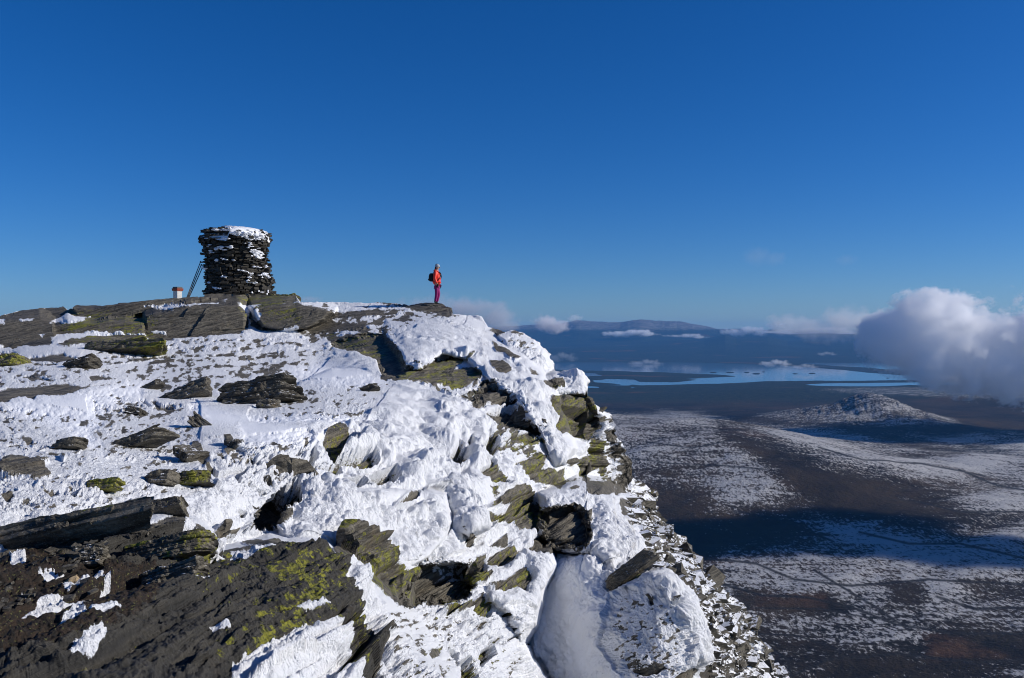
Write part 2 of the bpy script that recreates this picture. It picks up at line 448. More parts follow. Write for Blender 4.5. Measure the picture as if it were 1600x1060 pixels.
# pockets cut back into the face: polygon, extra depth
POCKETS = [
    ([(515, 538), (540, 527), (575, 521), (604, 526), (626, 548), (636, 578), (625, 592), (600, 590), (588, 562), (560, 552), (530, 546)], 0.9),
    ([(716, 620), (745, 610), (752, 597), (775, 592), (772, 602), (792, 612), (808, 626), (815, 650), (845, 674), (836, 680), (800, 672), (762, 652), (735, 634)], 1.0),
    ([(838, 796), (870, 789), (902, 790), (920, 802), (922, 838), (915, 856), (880, 860), (850, 856), (836, 845), (852, 832), (842, 815)], 0.8),
    ([(634, 905), (656, 886), (680, 878), (736, 884), (744, 912), (730, 938), (690, 946), (640, 950), (630, 930)], 1.1),
    ([(383, 828), (395, 808), (420, 785), (440, 762), (465, 752), (470, 780), (452, 800), (445, 818), (425, 834), (395, 832)], 0.6),
    ([(320, 860), (332, 862), (350, 885), (352, 905), (340, 905), (326, 880)], 0.5),
]

def depth_at(x, y):
    x = np.asarray(x, float); y = np.asarray(y, float)
    z0 = np.zeros_like(x)
    wx = x + 5 * fbm(x / 38, y / 38, z0 + 3.3, 3)
    wy = y + 5 * fbm(x / 38, y / 38, z0 + 9.1, 3)
    D = _base(x, y)
    for poly, f, w, rd, sl in _lay:
        s = sdist(poly, wx, wy, 90)
        m = s > -89
        if not m.any():
            continue
        sm = s[m]
        u = np.clip(1 - sm / w, 0, 1)
        d = f(x[m], y[m]) + rd * (1 - np.sqrt(np.maximum(0, 1 - u * u) + 1e-4)) + sl * np.maximum(0, -sm) * 1.4
        k = 0.12 + 0.0 * d
        a = D[m]
        h = np.clip(0.5 + 0.5 * (d - a) / k, 0, 1)
        D[m] = d * (1 - h) + a * h - k * h * (1 - h)
    jx = wx + 9 * fbm(x / 13, y / 8, z0 + 4.4, 4, 0.6); jy = wy + 6 * fbm(x / 16, y / 6, z0 + 7.7, 4, 0.6)
    for poly, dd in POCKETS:
        s = sdist(poly, jx, jy, 30)
        D = D + 0.75 * dd * sstep(-2, 9, s)
    return D

ROCKS = [
 [(-400, 496), (0, 492), (30, 480), (60, 474), (99, 474), (106, 478), (115, 472), (150, 471), (200, 470), (262, 464), (300, 460), (330, 459), (400, 458), (460, 459), (470, 472), (440, 476),
  (400, 476), (372, 476), (385, 490), (387, 512), (372, 520), (330, 523), (262, 530), (232, 531), (228, 520), (200, 519), (150, 522), (100, 523), (85, 530), (85, 541), (40, 540), (20, 545), (0, 536), (-400, 545)],
 [(90, 540), (105, 530), (140, 525), (190, 521), (228, 522), (228, 530), (190, 532), (130, 538), (100, 543)],
 [(165, 571), (220, 560), (250, 557), (270, 557), (262, 561), (220, 565)], [(220, 572), (250, 565), (275, 562), (272, 566), (240, 571)],
 [(40, 560), (100, 550), (105, 556), (118, 560), (90, 565), (45, 563)], [(45, 568), (90, 565), (88, 568), (50, 570)], [(0, 549), (25, 553), (10, 554), (0, 554)],
 [(138, 586), (165, 587), (192, 593), (160, 595), (142, 594)], [(40, 588), (85, 592), (82, 595), (50, 593)],
 [(-80, 614), (0, 610), (15, 605), (40, 604), (60, 605), (95, 599), (110, 600), (125, 603), (162, 602), (125, 608), (100, 616), (62, 617), (55, 623), (30, 619), (10, 627), (-80, 630)],
 [(193, 640), (210, 636), (228, 648), (210, 650)], [(218, 625), (240, 633), (232, 635)], [(240, 625), (276, 640), (262, 645), (245, 635)],
 [(300, 470), (372, 475), (386, 495), (384, 515), (350, 522), (300, 525)],
 [(392, 492), (400, 478), (420, 473), (470, 475), (520, 486), (600, 484), (598, 494), (540, 496), (520, 500), (582, 512), (575, 518), (530, 515), (490, 521), (478, 515), (460, 510), (440, 517), (415, 516), (390, 510)],
 [(515, 536), (545, 525), (575, 520), (604, 525), (620, 540), (632, 565), (634, 592), (600, 592), (590, 560), (560, 550), (530, 545)],
 [(595, 592), (605, 570), (616, 572), (614, 585), (604, 594)],
 [(322, 558), (368, 550), (366, 554), (335, 559)], [(414, 552), (432, 551), (432, 554), (418, 554)], [(365, 581), (392, 585), (388, 590), (368, 588)], [(385, 562), (396, 564), (390, 566)],
 [(614, 478), (640, 478), (665, 470), (690, 473), (706, 478), (710, 490), (700, 496), (680, 490), (660, 487), (640, 483)],
 [(622, 572), (655, 575), (680, 560), (700, 557), (726, 560), (720, 568), (705, 578), (735, 575), (752, 580), (750, 592), (735, 605), (705, 620), (690, 613), (660, 599), (630, 590)],
 [(715, 620), (745, 610), (750, 597), (775, 592), (770, 602), (790, 610), (808, 625), (800, 630), (790, 632), (812, 637), (818, 655), (846, 672), (838, 678), (820, 670), (790, 669), (760, 650), (735, 632)],
 [(765, 564), (785, 565), (801, 580), (790, 583), (775, 579)], [(770, 535), (790, 545), (812, 562), (803, 567), (790, 556), (774, 545)], [(762, 516), (775, 511), (788, 518), (775, 526)],
 [(848, 598), (865, 593), (880, 593), (882, 603), (865, 610), (855, 605)], [(829, 577), (842, 584), (835, 586)], [(731, 555), (742, 552), (735, 562), (729, 562)],
 [(860, 622), (880, 615), (915, 613), (927, 630), (937, 650), (942, 680), (946, 720), (944, 745), (915, 751), (903, 745), (905, 730), (897, 722), (915, 708), (922, 690), (900, 684), (880, 675), (869, 662), (876, 650), (866, 640)],
 [(950, 680), (964, 676), (966, 690), (955, 697)], [(968, 716), (980, 716), (984, 748), (978, 770), (962, 774), (966, 745)], [(938, 752), (962, 752), (960, 770), (945, 774), (915, 768), (915, 752)], [(880, 722), (897, 715), (905, 722), (893, 730)],
 [(966, 775), (985, 785), (1000, 780), (1005, 800), (990, 810), (975, 800)], [(1000, 805), (1015, 800), (1025, 815), (1012, 822)],
 [(-60, 730), (0, 727), (15, 717), (45, 718), (70, 730), (79, 745), (60, 748), (0, 747), (-60, 752)],
 [(5, 664), (24, 668), (20, 671)], [(35, 684), (47, 684), (56, 698), (45, 695)], [(56, 715), (72, 718), (78, 722), (65, 727), (55, 722)],
 [(0, 770), (22, 770), (24, 778), (8, 781)], [(30, 782), (50, 784), (75, 786), (50, 790)], [(65, 762), (90, 766), (92, 773), (80, 774)], [(92, 714), (105, 716), (100, 721)], [(135, 750), (148, 743), (145, 750)], [(108, 765), (122, 767), (116, 773)],
 [(352, 705), (362, 696), (378, 696), (370, 705), (355, 711)], [(322, 725), (335, 730), (345, 738), (370, 729), (386, 733), (375, 740), (374, 753), (365, 740), (345, 745), (328, 738)],
 [(300, 690), (312, 698), (322, 725), (312, 722), (300, 712)],
 [(383, 825), (395, 808), (420, 785), (440, 762), (465, 750), (470, 780), (452, 802), (458, 815), (440, 828), (425, 833), (395, 832)], [(404, 762), (420, 766), (412, 772)], [(450, 737), (456, 731), (452, 744)], [(376, 798), (386, 798), (380, 804)],
 [(500, 690), (510, 680), (528, 670), (545, 678), (562, 680), (560, 687), (540, 690), (530, 702), (555, 700), (585, 703), (592, 715), (580, 725), (550, 722), (525, 718), (515, 710), (505, 700)],
 [(480, 703), (492, 697), (497, 703), (493, 715), (483, 708)], [(485, 718), (495, 735), (508, 738), (503, 743), (493, 738)], [(512, 730), (530, 722), (538, 732), (525, 738), (525, 748), (518, 742)],
 [(545, 742), (570, 742), (582, 752), (560, 757), (548, 752)], [(575, 738), (600, 730), (620, 726), (627, 740), (615, 751), (600, 752), (585, 745)], [(462, 700), (470, 701), (466, 705)],
 [(380, 848), (435, 843), (445, 850), (400, 852)], [(335, 836), (345, 820), (350, 835), (362, 838), (360, 845), (342, 845)],
 [(516, 863), (540, 845), (555, 838), (575, 848), (590, 850), (600, 843), (604, 858), (620, 875), (642, 890), (648, 902), (640, 945), (622, 948), (600, 927), (575, 907), (550, 892), (530, 877)],
 [(703, 715), (715, 700), (730, 700), (732, 712), (720, 724), (712, 731), (706, 722)], [(732, 690), (738, 680), (745, 704), (735, 698)], [(765, 670), (775, 680), (780, 695), (770, 709), (757, 695), (768, 688)],
 [(751, 711), (770, 712), (776, 726), (765, 720)], [(753, 735), (775, 725), (782, 740), (791, 748), (790, 755), (770, 750), (755, 742)], [(716, 686), (722, 692), (718, 700), (711, 690)],
 [(808, 725), (830, 715), (840, 703), (856, 712), (850, 730), (870, 735), (882, 730), (883, 757), (875, 764), (860, 757), (835, 757), (820, 740)],
 [(765, 792), (790, 770), (815, 758), (830, 763), (840, 785), (846, 800), (852, 815), (832, 834), (812, 830), (800, 818), (775, 816), (765, 812)], [(767, 758), (778, 760), (782, 772), (772, 778)],
 [(836, 797), (870, 789), (902, 789), (922, 800), (924, 840), (917, 857), (880, 862), (850, 858), (833, 845), (850, 833), (838, 818)], [(820, 862), (835, 850), (900, 842), (918, 852), (880, 862), (845, 864)],
 [(625, 776), (645, 767), (663, 763), (659, 770), (640, 778), (629, 779)], [(718, 744), (728, 742), (722, 748)], [(728, 842), (740, 834), (738, 855), (727, 852)], [(763, 858), (775, 850), (791, 838), (792, 858)], [(800, 680), (830, 672), (842, 690), (828, 688), (812, 684)],
 [(630, 908), (655, 888), (672, 880), (690, 900), (735, 915), (740, 918), (730, 935), (690, 946), (640, 952), (626, 935)],
 [(728, 895), (745, 873), (757, 868), (761, 890), (767, 905), (757, 913), (730, 911)], [(763, 872), (780, 865), (813, 861), (813, 870), (785, 885), (765, 880)],
 [(763, 920), (800, 905), (820, 888), (830, 900), (822, 920), (810, 913), (775, 923)], [(690, 954), (720, 941), (735, 944), (750, 928), (770, 948), (766, 962), (750, 964), (740, 950), (715, 957), (700, 958)],
 [(675, 1014), (690, 1010), (691, 1020), (675, 1032), (670, 1024)], [(702, 1010), (716, 1018), (722, 1037), (708, 1028)], [(724, 1030), (738, 1023), (746, 1045), (750, 1066), (725, 1066), (721, 1040)],
 [(752, 1020), (770, 1008), (774, 1022), (757, 1038), (755, 1026)], [(690, 1045), (700, 1062), (692, 1062)], [(791, 1053), (800, 1046), (798, 1060)], [(755, 995), (766, 997), (760, 1002)], [(635, 990), (643, 1000), (636, 998)],
 [(948, 905), (990, 880), (1016, 860), (1027, 863), (1020, 885), (975, 912), (950, 925), (943, 916)],
 [(988, 1051), (1030, 1036), (1043, 1044), (1010, 1056)], [(1053, 1062), (1085, 1043), (1094, 1049), (1080, 1064)], [(1052, 938), (1059, 941), (1054, 945)], [(1055, 983), (1063, 985), (1057, 990)], [(1010, 930), (1025, 940), (1015, 945)],
 [(-300, 852), (0, 846), (70, 833), (140, 820), (205, 812), (240, 800), (288, 806), (300, 818), (325, 835), (345, 862), (420, 850), (500, 864), (522, 876), (556, 906), (564, 960), (575, 1000), (600, 1062), (560, 1062), (532, 1010), (520, 988), (500, 986), (440, 1015), (400, 1042), (355, 1066),
  (330, 1400), (-300, 1400)],
]
SNOWS = [  # snow lying inside the rock areas
 [(80, 503), (105, 487), (120, 495), (140, 495), (128, 503), (95, 503)], [(-5, 497), (8, 498), (9, 504), (-5, 506)], [(82, 529), (105, 520), (160, 517), (200, 519), (160, 524), (110, 530), (86, 541), (76, 541)],
 [(30, 500), (52, 499), (48, 503), (34, 503)], [(60, 523), (70, 524), (66, 527)], [(235, 517), (262, 516), (260, 522), (245, 521)], [(388, 505), (395, 488), (404, 480), (400, 488), (408, 495), (402, 503), (392, 500)], [(225, 480), (300, 476), (345, 470), (340, 475), (260, 483)],
 [(360, 463), (345, 470), (355, 472)], [(545, 500), (590, 498), (600, 506), (560, 505)], [(885, 700), (918, 705), (921, 712), (905, 715), (890, 712)], [(915, 744), (935, 732), (940, 745), (930, 752)],
 [(15, 858), (40, 855), (42, 870), (22, 870)], [(95, 925), (120, 905), (160, 900), (163, 912), (130, 922), (105, 935)],
 [(152, 935), (167, 912), (177, 935), (160, 945)], [(-5, 978), (40, 960), (70, 935), (100, 935), (102, 950), (130, 945), (134, 955), (95, 965), (75, 985), (30, 1001), (8, 990)],
 [(88, 1018), (118, 990), (135, 1000), (165, 995), (186, 1003), (150, 1016), (120, 1013), (98, 1028)], [(98, 1062), (130, 1038), (155, 1024), (161, 1037), (140, 1062)],
 [(220, 805), (250, 797), (278, 805), (235, 816), (212, 813)], [(280, 820), (302, 812), (303, 835), (284, 842)], [(303, 832), (325, 840), (350, 862), (345, 880), (325, 858)],
 [(343, 882), (360, 862), (420, 852), (480, 848), (420, 868), (378, 884), (434, 886), (400, 897), (380, 906), (353, 892)], [(450, 985), (475, 967), (502, 972), (480, 981), (460, 984)],
 [(290, 937), (318, 940), (300, 946)], [(318, 1015), (345, 1009), (351, 1020), (325, 1023)], [(55, 900), (85, 893), (105, 895), (70, 906)], [(35, 925), (52, 922), (46, 930), (40, 945), (36, 944)],
 [(493, 866), (520, 873), (545, 890), (572, 905), (600, 935), (642, 1000), (700, 1070), (600, 1070), (576, 1000), (553, 950), (530, 922), (535, 897), (520, 885)], [(655, 762), (700, 790), (660, 800)],
 [(735, 790), (795, 790), (790, 800), (775, 803)], [(772, 790), (796, 789), (790, 800), (775, 802)], [(850, 880), (860, 870), (880, 870)], [(735, 640), (760, 632), (800, 634), (780, 640), (750, 645)], [(680, 603), (712, 610), (740, 596), (735, 605), (708, 619)],
]
SPECK = [  # polygon, cover of bare rock, feature size px
 ([(470, 484), (520, 487), (600, 484), (640, 500), (600, 525), (520, 535), (470, 520)], 0.5, 7),
 ([(590, 470), (720, 475), (715, 500), (640, 490), (590, 485)], 0.42, 5),
 ([(150, 545), (300, 525), (520, 540), (480, 580), (380, 610), (120, 600)], 0.30, 5),
 ([(-50, 570), (130, 580), (140, 605), (-50, 600)], 0.27, 6), ([(150, 620), (300, 640), (300, 690), (230, 720), (150, 700)], 0.28, 5),
 ([(480, 610), (600, 600), (560, 650), (400, 650)], 0.22, 5),
 ([(775, 660), (830, 665), (850, 690), (830, 710), (780, 700)], 0.5, 6), ([(660, 885), (736, 878), (740, 915), (680, 912)], 0.35, 4),
 ([(945, 640), (965, 660), (985, 715), (1022, 776), (1030, 815), (1010, 840), (975, 790), (960, 740), (940, 700)], 0.46, 9),
 ([(1010, 800), (1050, 820), (1100, 875), (1140, 925), (1190, 970), (1330, 1150), (1330, 1300), (1080, 1300), (1110, 1040), (1105, 960), (1080, 910), (1030, 880), (1018, 850)], 0.58, 11),
 ([(800, 520), (840, 530), (830, 550), (790, 540)], 0.3, 5), ([(880, 745), (940, 740), (960, 760), (900, 765)], 0.3, 6),
 ([(330, 700), (480, 690), (520, 730), (450, 760), (380, 760)], 0.2, 6), ([(970, 935), (1040, 945), (1062, 1000), (1055, 1058), (1000, 1062), (955, 1010)], 0.2, 4),
 ([(0, 640), (150, 660), (300, 720), (320, 760), (200, 790), (0, 800)], 0.12, 6), ([(600, 960), (820, 960), (820, 1060), (640, 1060)], 0.16, 6),
]
SMOOTH = [[(5, 628), (60, 620), (130, 612), (200, 598), (228, 598), (222, 625), (170, 638), (152, 680), (160, 712), (140, 700), (100, 672), (60, 662), (15, 645)],
          [(298, 622), (335, 640), (380, 650), (470, 648), (560, 655), (540, 668), (400, 668), (330, 668), (300, 645)],
          [(440, 578), (500, 569), (560, 578), (602, 598), (560, 607), (500, 602), (450, 592)], [(850, 875), (930, 868), (965, 930), (930, 990), (940, 1060), (840, 1060), (822, 1005), (846, 940)],
          [(360, 655), (440, 665), (520, 690), (430, 700), (380, 690)]]
CURTAIN = [[(320, 750), (430, 740), (520, 740), (700, 770), (780, 740), (780, 850), (640, 890), (430, 850), (340, 850)], [(540, 870), (640, 960), (720, 1100), (560, 1100)], [(380, 1100), (420, 1010), (520, 985), (560, 1100)],
           [(600, 640), (700, 640), (780, 760), (700, 760)], [(620, 500), (760, 510), (880, 640), (900, 730), (840, 680), (760, 570), (640, 570)], [(900, 760), (1020, 850), (940, 900), (860, 800)], [(780, 520), (870, 560), (870, 590), (800, 590)],
           [(1000, 900), (1110, 940), (1110, 1060), (960, 1060)], [(450, 640), (600, 640), (620, 760), (520, 740)]]
LICH = [[(230, 840), (300, 870), (500, 865), (560, 900), (570, 1070), (330, 1070), (300, 960)], [(520, 835), (640, 850), (660, 950), (560, 920)], [(480, 670), (640, 680), (640, 760), (480, 760)], [(700, 660), (900, 680), (890, 780), (700, 770)], [(860, 600), (945, 620), (950, 760), (860, 740)],
        [(620, 555), (760, 555), (740, 625), (620, 600)], [(500, 890), (560, 900), (570, 1060), (350, 1060), (500, 980)], [(100, 480), (250, 490), (240, 560), (100, 550)], [(740, 860), (840, 860), (840, 960), (680, 970)],
        [(940, 860), (1030, 855), (1010, 930), (940, 930)], [(510, 525), (600, 520), (600, 560), (520, 550)], [(760, 760), (850, 760), (850, 830), (760, 820)], [(660, 1000), (800, 1000), (800, 1060), (660, 1060)], [(370, 460), (470, 462), (470, 500), (370, 500)],
        [(380, 820), (450, 815), (450, 850), (380, 850)]]
MOSS = [[(-50, 860), (90, 850), (200, 880), (260, 900), (240, 970), (200, 1010), (100, 1050), (-50, 1070)], [(30, 840), (95, 838), (85, 865), (40, 862)], [(-50, 722), (20, 726), (10, 736), (-50, 735)]]

def build_ridge():
    xs = np.concatenate([np.linspace(-330, -14, 110)[:-1], np.linspace(-14, 1250, 1330), np.linspace(1255, 1480, 60)])
    t_in = np.linspace(0, 1, 640)
    t_low = np.linspace(0, 1, 60)[1:]
    nb = 46
    ys = interp(xs, SKY)
    ys = ys + 1.3 * fbm(xs / 11, xs * 0, xs * 0 + 5, 3)
    yb = np.maximum(1072, ys + 60)
    yi = ys[None] + (yb - ys)[None] * t_in[:, None]
    yl = yb[None] + (1460 - yb)[None] * (t_low[:, None] ** 1.3)
    Y = np.concatenate([yi, yl]); X = np.broadcast_to(xs[None], Y.shape).copy()
    sh = X.shape
    x = X.ravel(); y = Y.ravel()
    D = depth_at(x, y)
    P = np.stack([(x - 800) / F * D, D, (HY - y) / F * D], 1).reshape(*sh, 3)
    # surface continues over the crest and down the far side
    front = P[0]; step = np.linspace(0, 1, nb)[1:][::-1]
    back = []
    vn = 0.25 * fbm(front[:, 0] * 0.4, front[:, 1] * 0, front[:, 0] * 0, 3)
    left = sstep(900, 700, xs)
    for s in step:
        q = front.copy()
        L = s ** 1.8
        q[:, 1] += L * (30 * left + 14 * (1 - left))
        q[:, 0] += L * (2 * left + -3 * (1 - left))
        q[:, 2] -= s * s * 0.2 + L * (11 * left + 26 * (1 - left)) + vn * L
        back.append(q)
    P = np.concatenate([np.array(back), P])
    x = np.concatenate([np.broadcast_to(xs, (nb - 1, len(xs))), X]).ravel()
    y = np.concatenate([np.broadcast_to(ys - 0, (nb - 1, len(xs))), Y]).ravel()
    sh = P.shape[:2]
    # base normals
    gu = np.gradient(P, axis=1); gv = np.gradient(P, axis=0)
    N = np.cross(gv, gu); N /= np.linalg.norm(N, axis=2, keepdims=True) + 1e-12
    flip = (N * P).sum(2) > 0
    # keep a consistent orientation: towards the viewer side
    N[flip] *= -1
    back_rows = nb - 1
    N[:back_rows] = np.where(N[:back_rows, :, 2:3] < 0, -N[:back_rows], N[:back_rows])
    # smooth normals so that thin cliffs do not tear
    for _ in range(3):
        N[1:-1, 1:-1] = (N[1:-1, 1:-1] * 2 + N[:-2, 1:-1] + N[2:, 1:-1] + N[1:-1, :-2] + N[1:-1, 2:]) / 6
    N /= np.linalg.norm(N, axis=2, keepdims=True) + 1e-12
    su = np.linalg.norm(gu, axis=2); sv_ = np.linalg.norm(gv, axis=2)
    spc = np.maximum(su, sv_)
    for _ in range(4):
        spc[1:-1, 1:-1] = np.maximum(spc[1:-1, 1:-1], 0.25 * (spc[:-2, 1:-1] + spc[2:, 1:-1] + spc[1:-1, :-2] + spc[1:-1, 2:]))
    spc = spc.ravel()
    vd = P / np.linalg.norm(P, axis=2, keepdims=True)
    graz = np.abs((N * vd).sum(2)).ravel()
    P = P.reshape(-1, 3); N = N.reshape(-1, 3)
    px, py, pz = P.T.astype(np.float32)
    D = np.maximum(P[:, 1], 2.0)
    z0 = np.zeros_like(x)
    # masks -----------------------------------------------------------
    k = np.clip(D / 10, 0.6, 3)
    ww = 3.6
    wx = x + ww * 1.4 * fbm(x / 22, y / 22, z0 + 1.7, 4, 0.6)
    wy = y + ww * fbm(x / 22, y / 22, z0 + 6.1, 4, 0.6)
    m = np.full(x.shape, -60, np.float32)
    for p in ROCKS:
        m = np.maximum(m, sdist(p, wx, wy, 60))
    for p in SNOWS:
        m = np.minimum(m, -sdist(p, wx, wy, 60))
    th = THETA - R(15) * sstep(13, 26, D)
    s_ = pz * np.cos(th) - px * np.sin(th) + 0.14 * py
    q_ = px * np.cos(th) + pz * np.sin(th) - 0.3 * py
    spk = np.full(x.shape, -60, np.float32)
    for p, cov, fs in SPECK:
        sd = sdist(p, wx, wy, 30)
        sel = sd > -14
        if not sel.any(): continue
        xx = x[sel] / fs; yy = y[sel] / fs
        rx = xx * math.cos(0.25) - yy * math.sin(0.25); ry = xx * math.sin(0.25) + yy * math.cos(0.25)
        nz = fbm(rx * 0.55, ry * 1.15, z0[sel] + fs * 3.1, 4, 0.6)
        v = (nz - (0.5 - cov) * 0.9) * fs * 1.5 + np.minimum(0, sd[sel]) * 0.4
        spk[sel] = np.maximum(spk[sel], v)
    inspk = sstep(-2, 2, spk - m)
    m = np.maximum(m, spk)
    edge = fbm(x / 6.5, y / 6.5, z0 + 2.2, 3, 0.6) * 2.6 + vnoise(s_ * 9, q_ * 0.9, py * 0.9) * 1.6
    m = m + edge
    smooth = np.zeros_like(m)
    for p in SMOOTH: smooth = np.maximum(smooth, (0.5 if p[0] == (850, 875) else 1.0) * sstep(-12, 12, sdist(p, wx + 10 * fbm(x / 25, y / 12, z0, 3), wy, 30)))
    curt = np.zeros_like(m)
    for p in CURTAIN: curt = np.maximum(curt, sstep(-20, 14, sdist(p, wx, wy, 40)))
    lich = np.zeros_like(m)
    for p in LICH: lich = np.maximum(lich, 0.8 * sstep(-20, 12, sdist(p, wx, wy, 40)))
    moss = np.zeros_like(m)
    for p in MOSS: moss = np.maximum(moss, sstep(-16, 16, sdist(p, wx, wy, 40)))
    near_dark = sstep(-14, 10, sdist([(-400, 870), (60, 860), (230, 815), (330, 835), (350, 862), (510, 862), (560, 900), (575, 1010), (600, 1100), (340, 1420), (-400, 1420)], wx, wy, 40))
    rub = sstep(-10, 12, sdist(SPECK[9][0], wx, wy, 30)); rub = np.maximum(rub, 0.7 * sstep(-8, 8, sdist(SPECK[8][0], wx, wy, 30)))
    # rock relief ------------------------------------------------------
    lim = np.maximum(D / F, spc * 0.55)      # metres between neighbouring points
    rk = np.zeros_like(m)
    wob = 0.05 * fbm(px * 0.7, py * 0.7, pz * 0.7, 3)
    for i, t in enumerate((0.55, 0.21, 0.085, 0.034)):
        fade = np.clip(t / lim / 2.2 - 0.6, 0, 1)
        g = (s_ + wob + 0.3 * t * vnoise(px / (t * 6), py / (t * 6), pz / (t * 6)) + 0.35 * t * np.sin(s_ / t * 1.7)) / t + i * 3.7
        L0 = np.floor(g); fr = g - L0
        gg = g.reshape(sh)
        ds = np.hypot(np.gradient(gg, axis=0), np.gradient(gg, axis=1)).ravel()
        bl = sstep(1 - np.clip(2.6 * ds, 0.05, 0.9), 1.0, fr)      # soften each bedding step over a few points
        def blocks(L):
            w = t * (5.5 + 7 * hash2(L + i, L * 3)) * (1, 1.3, 2.5, 4)[i]
            gb = q_ / w + hash2(L, L + 5) * 9
            B = np.floor(gb)
            B2 = 0 * B
            o_ = hash2(L * 5, B + L) - 0.5 + 0.35 * vnoise(py / w * 1.5, L * 1.73, B * 2.31)
            return o_ + (hash2(B + 3, L + B2) - 0.5) * (gb - B - 0.5) * 1.5 + (hash2(B2 + 9, L + B * 3) - 0.35) * (np.where(L == L0, fr, 0.0) - 0.5) * 1.3
        off = blocks(L0) * (1 - bl) + blocks(L0 + 1) * bl
        groove = -sstep(0.16, 0.0, np.minimum(fr, 1 - fr)) * 0.35
        nr_ = (0.35 + 0.65 * sstep(5, 11, D)) if t > 0.3 else 1.0
        rk = rk + nr_ * fade * t * (0.85 * off + groove * 0.8) * (1, 1.05, 1.2, 1.3)[i]
    rk = rk + 0.06 * fbm(px * 3, py * 3, pz * 4, 6, 0.68) * np.clip(0.2 / lim / 4, 0, 1)
    crd = sstep(9, 6, D)
    rk = rk + crd * (0.05 * (0.45 - np.abs(fbm(px * 5, py * 5, pz * 7, 5, 0.62)) * 2.2) + 0.035 * vnoise(s_ * 34 + wob * 60, q_ * 3, py * 3))
    rk = rk * np.clip(12.0 * (D / F) / spc, 0.05, 1)
    # boulder field
    g1 = 0.55
    jx = px + 0.25 * vnoise(px * 1.3, py * 1.3, pz * 1.3); jz = pz + 0.25 * vnoise(px * 1.3 + 9, py * 1.3, pz * 1.3)
    rb = (hash2(np.floor(jx / g1), np.floor(jz / (g1 * 0.6)) * 3 + np.floor(py / g1)) - 0.5) * 0.8
    rb = rb + (hash2(np.floor(jx / 0.23 + jz), np.floor(jz / 0.2) * 3 + np.floor(py / 0.3)) - 0.5) * 0.4
    rk = rk * (1 - 0.5 * rub) + 0.35 * rub * rb * np.clip(0.3 / lim / 4 - 0.3, 0, 1)
    # snow relief ------------------------------------------------------
    tm = sstep(-1.0, 7.0, -m)
    thick = (0.03 + 0.07 * sstep(0, 22, -m)) * np.clip(D / 9, 0.3, 1.6)
    lump = np.zeros_like(m)
    vary = 0.4 + 0.95 * sstep(-0.28, 0.32, fbm(px / 1.7, py / 1.7, pz / 1.7 + 3, 3)) + 0.25 * curt
    ux = px + 0.16 * fbm(px / 0.6, py / 0.6, pz / 0.6, 4, 0.6); uy = py + 0.16 * fbm(px / 0.6 + 9, py / 0.6, pz / 0.6, 4, 0.6); uz = pz + 0.16 * fbm(px / 0.6, py / 0.6 + 7, pz / 0.6, 4, 0.6)
    shx = ux + 0.5 * uz
    def bil(a, b, c):      # rounded lumps divided by soft creases
        return np.sqrt(vnoise(a, b, c) ** 2 + 0.006) * 2 - 0.75
    for i, (sc_, am) in enumerate(((1.3, 0.15), (0.52, 0.08), (0.22, 0.044), (0.10, 0.035), (0.045, 0.020), (0.022, 0.009))):
        fade = np.clip(sc_ / lim / 4 - 0.5, 0, 1)
        ax_, ay_, az_ = rot(ux, uy, uz, i + 0.3)
        iso = bil(ax_ / sc_, ay_ / sc_, az_ / sc_)
        bx_, by_, bz_ = rot(shx, uy, uz * 0.32, 0.0)
        st = bil(shx / (sc_ * 0.55) + i, (uy + 0.3 * ux) / (sc_ * 0.9), uz / (sc_ * 2.1) + 0.25 * ux)
        lump = lump + 1.15 * np.clip(D / 9, 0.3, 1.2) * am * fade * vary * ((1 - 0.72 * curt) * iso + 0.72 * curt * st) * (1 if i else (0.35 + 0.65 * curt))
    gran = fbm(px / 0.5, py / 0.5, pz / 0.5, 4, 0.7) * 0.05 * np.clip(0.25 / lim / 4 - 0.2, 0, 1)
    snow_h = thick + lump * (1 - 0.93 * smooth) + gran * (1 - smooth * 0.6) * (1 + 0.4 * (D > 12))
    gz = 0.13 + 0.87 * sstep(0.09, 0.30, graz)
    snow_h = thick * (0.12 + 0.88 * gz) + (snow_h - thick) * gz
    farD = sstep(21, 27, D) * sstep(760, 700, x)
    rk = rk * ((0.08 + 0.92 * gz) * (1 - farD) + 0.34 * farD)
    rk = rk * (1 - 0.75 * inspk * (1 - rub)) * 0.75
    tr = sstep(-0.5, 2.0, -m)
    h = rk * (1 - tr * (1 - near_dark)) + snow_h * tm * (1 - 0.45 * near_dark)
    # moss cushions
    h = h + 0.03 * moss * (1 - tm) * np.abs(vnoise(px * 14, py * 14, pz * 14))
    br = np.zeros(sh); br[:back_rows] = 1; br = br.ravel()
    P = P + N * h[:, None] * (1 - 0.5 * br)[:, None]
    sv = np.clip(-m / 5.0, -2, 2)
    sv = np.where(br > 0, np.clip(0.6 + 2 * fbm(px, py, pz, 3), -1, 1), sv)
    o = mesh_obj('mountain_ridge', P, grid_faces(*sh), M_RIDGE, attrs={'snow': sv, 'lichen': lich, 'moss': moss, 'near_dark': near_dark, 'smoothness': smooth})
    fr_ = (tm > 0.5).reshape(sh); o.data.polygons.foreach_set('use_smooth', fr_[:-1, :-1].ravel())
    # make sure normals look towards the viewer
    tag(o, 'snow and rime covered rocky summit ridge falling away in a cliff', kind='structure')
    # triangulate-free: check orientation with one central face
    f = o.data.polygons[len(o.data.polygons) // 2]
    if f.normal.dot(f.center) > 0:
        o.data.flip_normals()
    return o
build_ridge()

